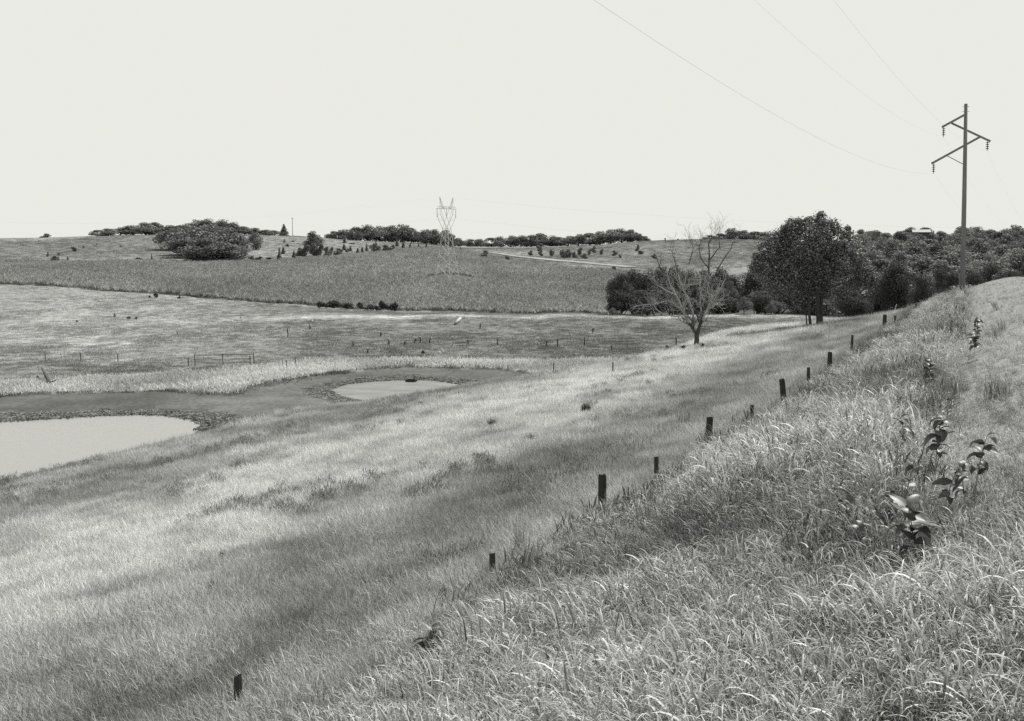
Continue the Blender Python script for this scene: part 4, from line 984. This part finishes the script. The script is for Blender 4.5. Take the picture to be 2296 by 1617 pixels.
# ------------------------------------------------------------------ stuff: grasses, crop, mud clods
R5 = np.random.default_rng(2024)
def cands(n, u0, u1, y0, y1, p):
    """positions spread so that their density falls with distance"""
    t = R5.random(n); u = R5.uniform(u0, u1, n)
    e = 1 - p; Y = (y0 ** e + t * (y1 ** e - y0 ** e)) ** (1 / e); return u * Y, Y
WIND = math.radians(165)
TALL = []
def leafy(r, n, R, H, Lr, Wr, lean, droop, segs, wk):
    a_ = r.random(n) * 6.28; rr = R * np.sqrt(r.random(n)); z = H * r.random(n) ** .8
    base = np.stack([rr * np.cos(a_) + .25 * z * math.cos(WIND), rr * np.sin(a_) + .25 * z * math.sin(WIND), z], 1)
    return blades(r, n, R, Lr, Wr, lean, droop, segs, WIND, wk, base)
for s_ in range(6):
    r = np.random.default_rng(800 + s_)
    V1, F1 = leafy(r, 44, .25, .46, (.17, .40), (.009, .018), (.25, 1.0), (.9, 2.3), 5, .25)
    V2, F2 = leafy(r, 12, .25, .30, (.28, .5), (.009, .017), (.15, .7), (1.1, 2.4), 6, .2)
    V3, F3 = blades(r, 9, .22, (.45, .75), (.004, .007), (.02, .4), (.3, 1.0), 4, WIND, .4)
    TALL.append(mesh_np('tall_grass_clump', np.vstack([V1, V2, V3]), np.vstack([F1, F2 + len(V1), F3 + len(V1) + len(V2)]), M['tall']))
FORB = []
for s_ in range(3):
    r = np.random.default_rng(870 + s_); V1, F1 = leafy(r, 60, .2, .3, (.08, .2), (.012, .024), (.2, 1.2), (.2, 1.2), 2, .1)
    FORB.append(mesh_np('forb', V1, F1, M['dry']))
BUNCH = []
for s_ in range(3):
    r = np.random.default_rng(840 + s_); V1, F1 = blades(r, 46, .15, (.65, 1.05), (.008, .016), (.02, .4), (.8, 2.2), 7, WIND, .4)
    BUNCH.append(mesh_np('grass_bunch', V1, F1, M['tall']))
DRY = []
for s_ in range(5):
    r = np.random.default_rng(860 + s_); V1, F1 = blades(r, 70, .42, (.09, .30), (.006, .012), (.1, 1.1), (.2, 1.3), 3, WIND, .15)
    DRY.append(mesh_np('dry_grass_clump', V1, F1, M['dry']))
TUFT = []
for s_ in range(3):
    r = np.random.default_rng(880 + s_); V1, F1 = blades(r, 40, .8, (.12, .32), (.03, .06), (.2, 1.1), (.1, .7), 2)
    TUFT.append(mesh_np('grass_tuft', V1, F1, M['dry']))
FQ = sorted([(s_, q_) for q_, s_ in (qs(*FP[k_]) for k_ in FP)])
def edge_q(s): return np.interp(s, [a for a, b in FQ], [b for a, b in FQ]) - .2
# tall roadside grass
X, Y = cands(27000, -.9, .75, 2.2, 40, .75); X2, Y2 = cands(12000, -.2, .75, 36, 118, .6); X = np.concatenate([X, X2]); Y = np.concatenate([Y, Y2])
q, s = qs(X, Y); e = edge_q(s) + .9 * fbm(s / 2.2, q / 3, 3, 4)
ok = (q < e) & (q > -2.6 - .035 * np.maximum(s, 0)) & (s < 116) & (np.hypot(X, Y) > 2.3); X, Y, q, s, e = X[ok], Y[ok], q[ok], s[ok], e[ok]; N = len(X)
pt = fbm(X / 2.4, Y / 3.5, 4, 91)
sclt = np.clip(.42 + Y / 26, .55, 1) * R5.uniform(.65, 1.25, N) * (1 + .5 * pt) * np.clip(.5 + (e - q) * .2, .5, 1) * np.clip(1 - np.clip((1.0 - q) / 1.6, 0, .62) * np.clip((s - 9) / 5, 0, 1), .35, 1)
scatter('tall_grass', np.stack([X, Y, ground(X, Y) - .03], 1), R5.normal(0, .6, N), sclt, np.clip(.37 * (1 + 1.2 * pt) * R5.uniform(.55, 1.35, N) * (1 + .35 * np.clip((.8 - q) / 1, 0, 1) * np.clip((s - 9) / 5, 0, 1) * .5), .08, .48), R5.integers(0, 6, N), TALL, M['tall'], R5.normal(0, .1, (N, 2)))
tag(sc.objects['tall_grass'], 'tall arching roadside grass covering the embankment', 'grass', kind='stuff')
X, Y = cands(1500, -.5, .7, 7, 60, .5); q, s = qs(X, Y); e = edge_q(s); ok = (q < e + .6) & (q > -1) & (fbm(X / 3, Y / 3, 3, 61) > .2); X, Y = X[ok], Y[ok]; N = len(X)
o = scatter('grass_bunches', np.stack([X, Y, ground(X, Y) - .03], 1), R5.normal(0, .6, N), np.clip(.4 + Y / 28, .5, 1) * R5.uniform(.6, .95, N), R5.uniform(.2, .42, N), R5.integers(0, 3, N), BUNCH, M['tall'], R5.normal(0, .12, (N, 2)))
tag(o, 'coarse bunches of taller arching grass in the roadside growth', 'grass', kind='stuff')
# leafy dark weeds growing through the roadside grass
X, Y = cands(16000, -.7, .7, 4, 80, .6); q, s = qs(X, Y); e = edge_q(s); fw = fbm(X / 1.7, Y / 2.6, 4, 73)
ok = (q < e - .5) & (q > .4) & (fw > .2); X, Y = X[ok], Y[ok]; N = len(X)
o = scatter('roadside_weeds', np.stack([X, Y, ground(X, Y)], 1), R5.random(N) * 6.28, np.clip(.5 + Y / 24, .6, 1.25) * R5.uniform(.8, 1.5, N), R5.uniform(.08, .2, N), R5.integers(0, 3, N), FORB, M['tall'])
tag(o, 'dark leafy weeds growing through the roadside grass', 'weeds', kind='stuff')
# dry slope grass
X, Y = cands(85000, -.78, .62, 8, 118, .2); q, s = qs(X, Y)
ok = (q > edge_q(s) - 1.6) & (s < 150) & hill_mask(X, Y); X, Y, q, s = X[ok], Y[ok], q[ok], s[ok]
w_ = (sdist(POND1, X, Y) > .3) | (hill_z(X, Y) > WATER + .08); w_ &= ground(X, Y) > WATER + .02; X, Y, q, s = X[w_], Y[w_], q[w_], s[w_]; N = len(X)
bn = fbm(q / 1.8, s / 4.5, 5, 55); n2 = fbm(X / 1.6, Y / 2.2, 3, 95)
scatter('dry_grass', np.stack([X, Y, ground(X, Y) - .03], 1), R5.normal(0, .7, N), R5.uniform(.65, 1.15, N) * (1 + .6 * n2) * (1 + Y / 160), np.clip(bandtone(q, s) * (1 + .42 * bn + .5 * n2) * R5.uniform(.7, 1.3, N) * 1.08, .05, .7), R5.integers(0, 5, N), DRY, M['dry'])
tag(sc.objects['dry_grass'], 'fine dry grass covering the slope down to the ponds', 'grass', kind='stuff')
# dark forbs standing in the slope grass
X, Y = cands(22000, -.7, .6, 10, 105, .3); q, s = qs(X, Y); f = fbm(q / 4, s / 7, 4, 66); ok = (q > 8.5) & (q < 44) & ((s > 16) | (q > 13)) & (f + .35 * noise(X / .9, Y / .9, 3) > .2) & hill_mask(X, Y); X, Y = X[ok], Y[ok]; N = len(X)
o = scatter('slope_forbs', np.stack([X, Y, ground(X, Y) - .02], 1), R5.random(N) * 6.28, R5.uniform(.5, 1.3, N), R5.uniform(.13, .27, N), R5.integers(0, 3, N), FORB, M['dry'])
tag(o, 'darker green forbs growing in patches among the slope grass', 'forbs', kind='stuff')
# pasture, bank and knoll tufts
X, Y = cands(52000, -.62, .42, 78, 240, 0.05); k = kparam(X, Y); px = 512 + 1100 * X / Y
ok = ~hill_mask(X, Y) & (k < 2.98) & ((px < 640) | (k < 2.1)) & (sdist(POND1, X, Y) > 2) & (sdist(POND2, X, Y) > 2); X, Y, k = X[ok], Y[ok], k[ok]
dB = sdist(BASIN, X, Y); dK = sdist(BANK, X, Y); ok = (dB > -1.3); X, Y, k, dK = X[ok], Y[ok], k[ok], dK[ok]; N = len(X)
onb = dK < 0; sc_t = np.where(onb, R5.uniform(.9, 2.0, N), R5.uniform(.4, .9, N) * (1 + .6 * np.clip(fbm(X / 6, Y / 12, 3, 31), -.5, 1)))
scatter('pasture_grass', np.stack([X, Y, ground(X, Y) - .03], 1), R5.random(N) * 6.28, sc_t, np.clip(tone_at(X, Y) * R5.uniform(.85, 1.2, N), .05, .6), R5.integers(0, 3, N), TUFT, M['dry'])
tag(sc.objects['pasture_grass'], 'short grazed grass tufts over the pasture and the pond bank', 'grass', kind='stuff')
# far hill tufts
X, Y = cands(30000, -.6, .28, 380, 760, 0.0); k = kparam(X, Y); px = 512 + 1100 * X / Y; ok = (k > 4.02) & (k < 5.1); X, Y = X[ok], Y[ok]; N = len(X)
scatter('hill_grass', np.stack([X, Y, ground(X, Y) - .05], 1), R5.random(N) * 6.28, R5.uniform(.9, 2.2, N), np.clip(tone_at(X, Y) * R5.uniform(.8, 1.15, N), .05, .5), R5.integers(0, 3, N), TUFT, M['dry'])
tag(sc.objects['hill_grass'], 'rough grass tufts over the far hillsides', 'grass', kind='stuff')
# the crop
CORN = []
for s_ in range(4):
    r = np.random.default_rng(900 + s_); V1, F1 = blades(r, 22, .38, (.45, .95), (.07, .13), (.15, .8), (.5, 1.7), 4); V1[:, 2] += .25
    st = MB()
    for k_ in range(3): st.tube([(r.normal(0, .25), r.normal(0, .25), -.1), (r.normal(0, .25), r.normal(0, .25), 1.0)], .02, 4, False)
    CORN.append(mesh_np('crop_plant', np.vstack([V1, np.vstack(st.V)]), np.vstack([F1, np.array(st.F) + len(V1)]), M['corn']))
X, Y = cands(82000, -.72, .155, 222, 560, -.35); k = kparam(X, Y); px = 512 + 1100 * X / Y; wb = .05 * fbm(X / 9, Y / 9, 3, 44)
tq = np.hypot(X - TB[0] - 1, (Y - TB[1]) / 1.6)
ok = (k > 3.0 + wb * .4) & (k < 4.0 + wb) & (px < 630) & (tq > 8); X, Y = X[ok], Y[ok]; N = len(X); cn = fbm(X / 22, Y / 40, 4, 47)
scatter('crop_field', np.stack([X, Y, ground(X, Y)], 1), R5.random(N) * 6.28, R5.uniform(.8, 1.25, N) * 1.15, np.clip(.325 * (1 + .3 * cn) * R5.uniform(.72, 1.32, N), .05, .5), R5.integers(0, 4, N), CORN, M['corn'])
tag(sc.objects['crop_field'], 'dense leafy crop filling the rounded field below the hills', 'crop', kind='stuff')
# trampled mud clods round the ponds
CL = []
for s_ in range(3):
    r = np.random.default_rng(950 + s_); mb = MB()
    for k_ in range(16):
        c = np.array([r.normal(0, .36), r.normal(0, .36), 0]); w = r.uniform(.04, .12); n_ = 6; V = [c + np.array([w * math.cos(j) * r.uniform(.7, 1.2), w * math.sin(j) * r.uniform(.7, 1.2), z]) * 1.0 for z in (-.05, w * .7) for j in np.arange(6) / 6 * 6.283]
        V += [c + np.array([0, 0, w * 1.25])]
        mb.add(V, [(j, (j + 1) % 6, 6 + (j + 1) % 6, 6 + j) for j in range(6)] + [(6 + j, 6 + (j + 1) % 6, 12) for j in range(6)])
    me = mb.mesh('mud_clod', M['mud']); CL.append(me)
X, Y = cands(110000, -.62, .1, 55, 115, 0.2); ok = ~hill_mask(X, Y); X, Y = X[ok], Y[ok]
d1 = np.minimum(sdist(POND1, X, Y), sdist(POND2, X, Y) * .9); ed = 2.6 + 1.6 * fbm(X / 3, Y / 3, 3, 15); ok = (d1 > -.25) & (d1 < ed); X, Y, d1, ed = X[ok], Y[ok], d1[ok], ed[ok]; N = len(X)
scatter('mud_clods', np.stack([X, Y, ground(X, Y) - .02], 1), R5.random(N) * 6.28, R5.uniform(.2, .6, N), R5.uniform(.04, .24, N), R5.integers(0, 3, N), CL, M['mud'])
tag(sc.objects['mud_clods'], 'hoof-churned mud clods ringing both ponds', 'mud', kind='stuff')
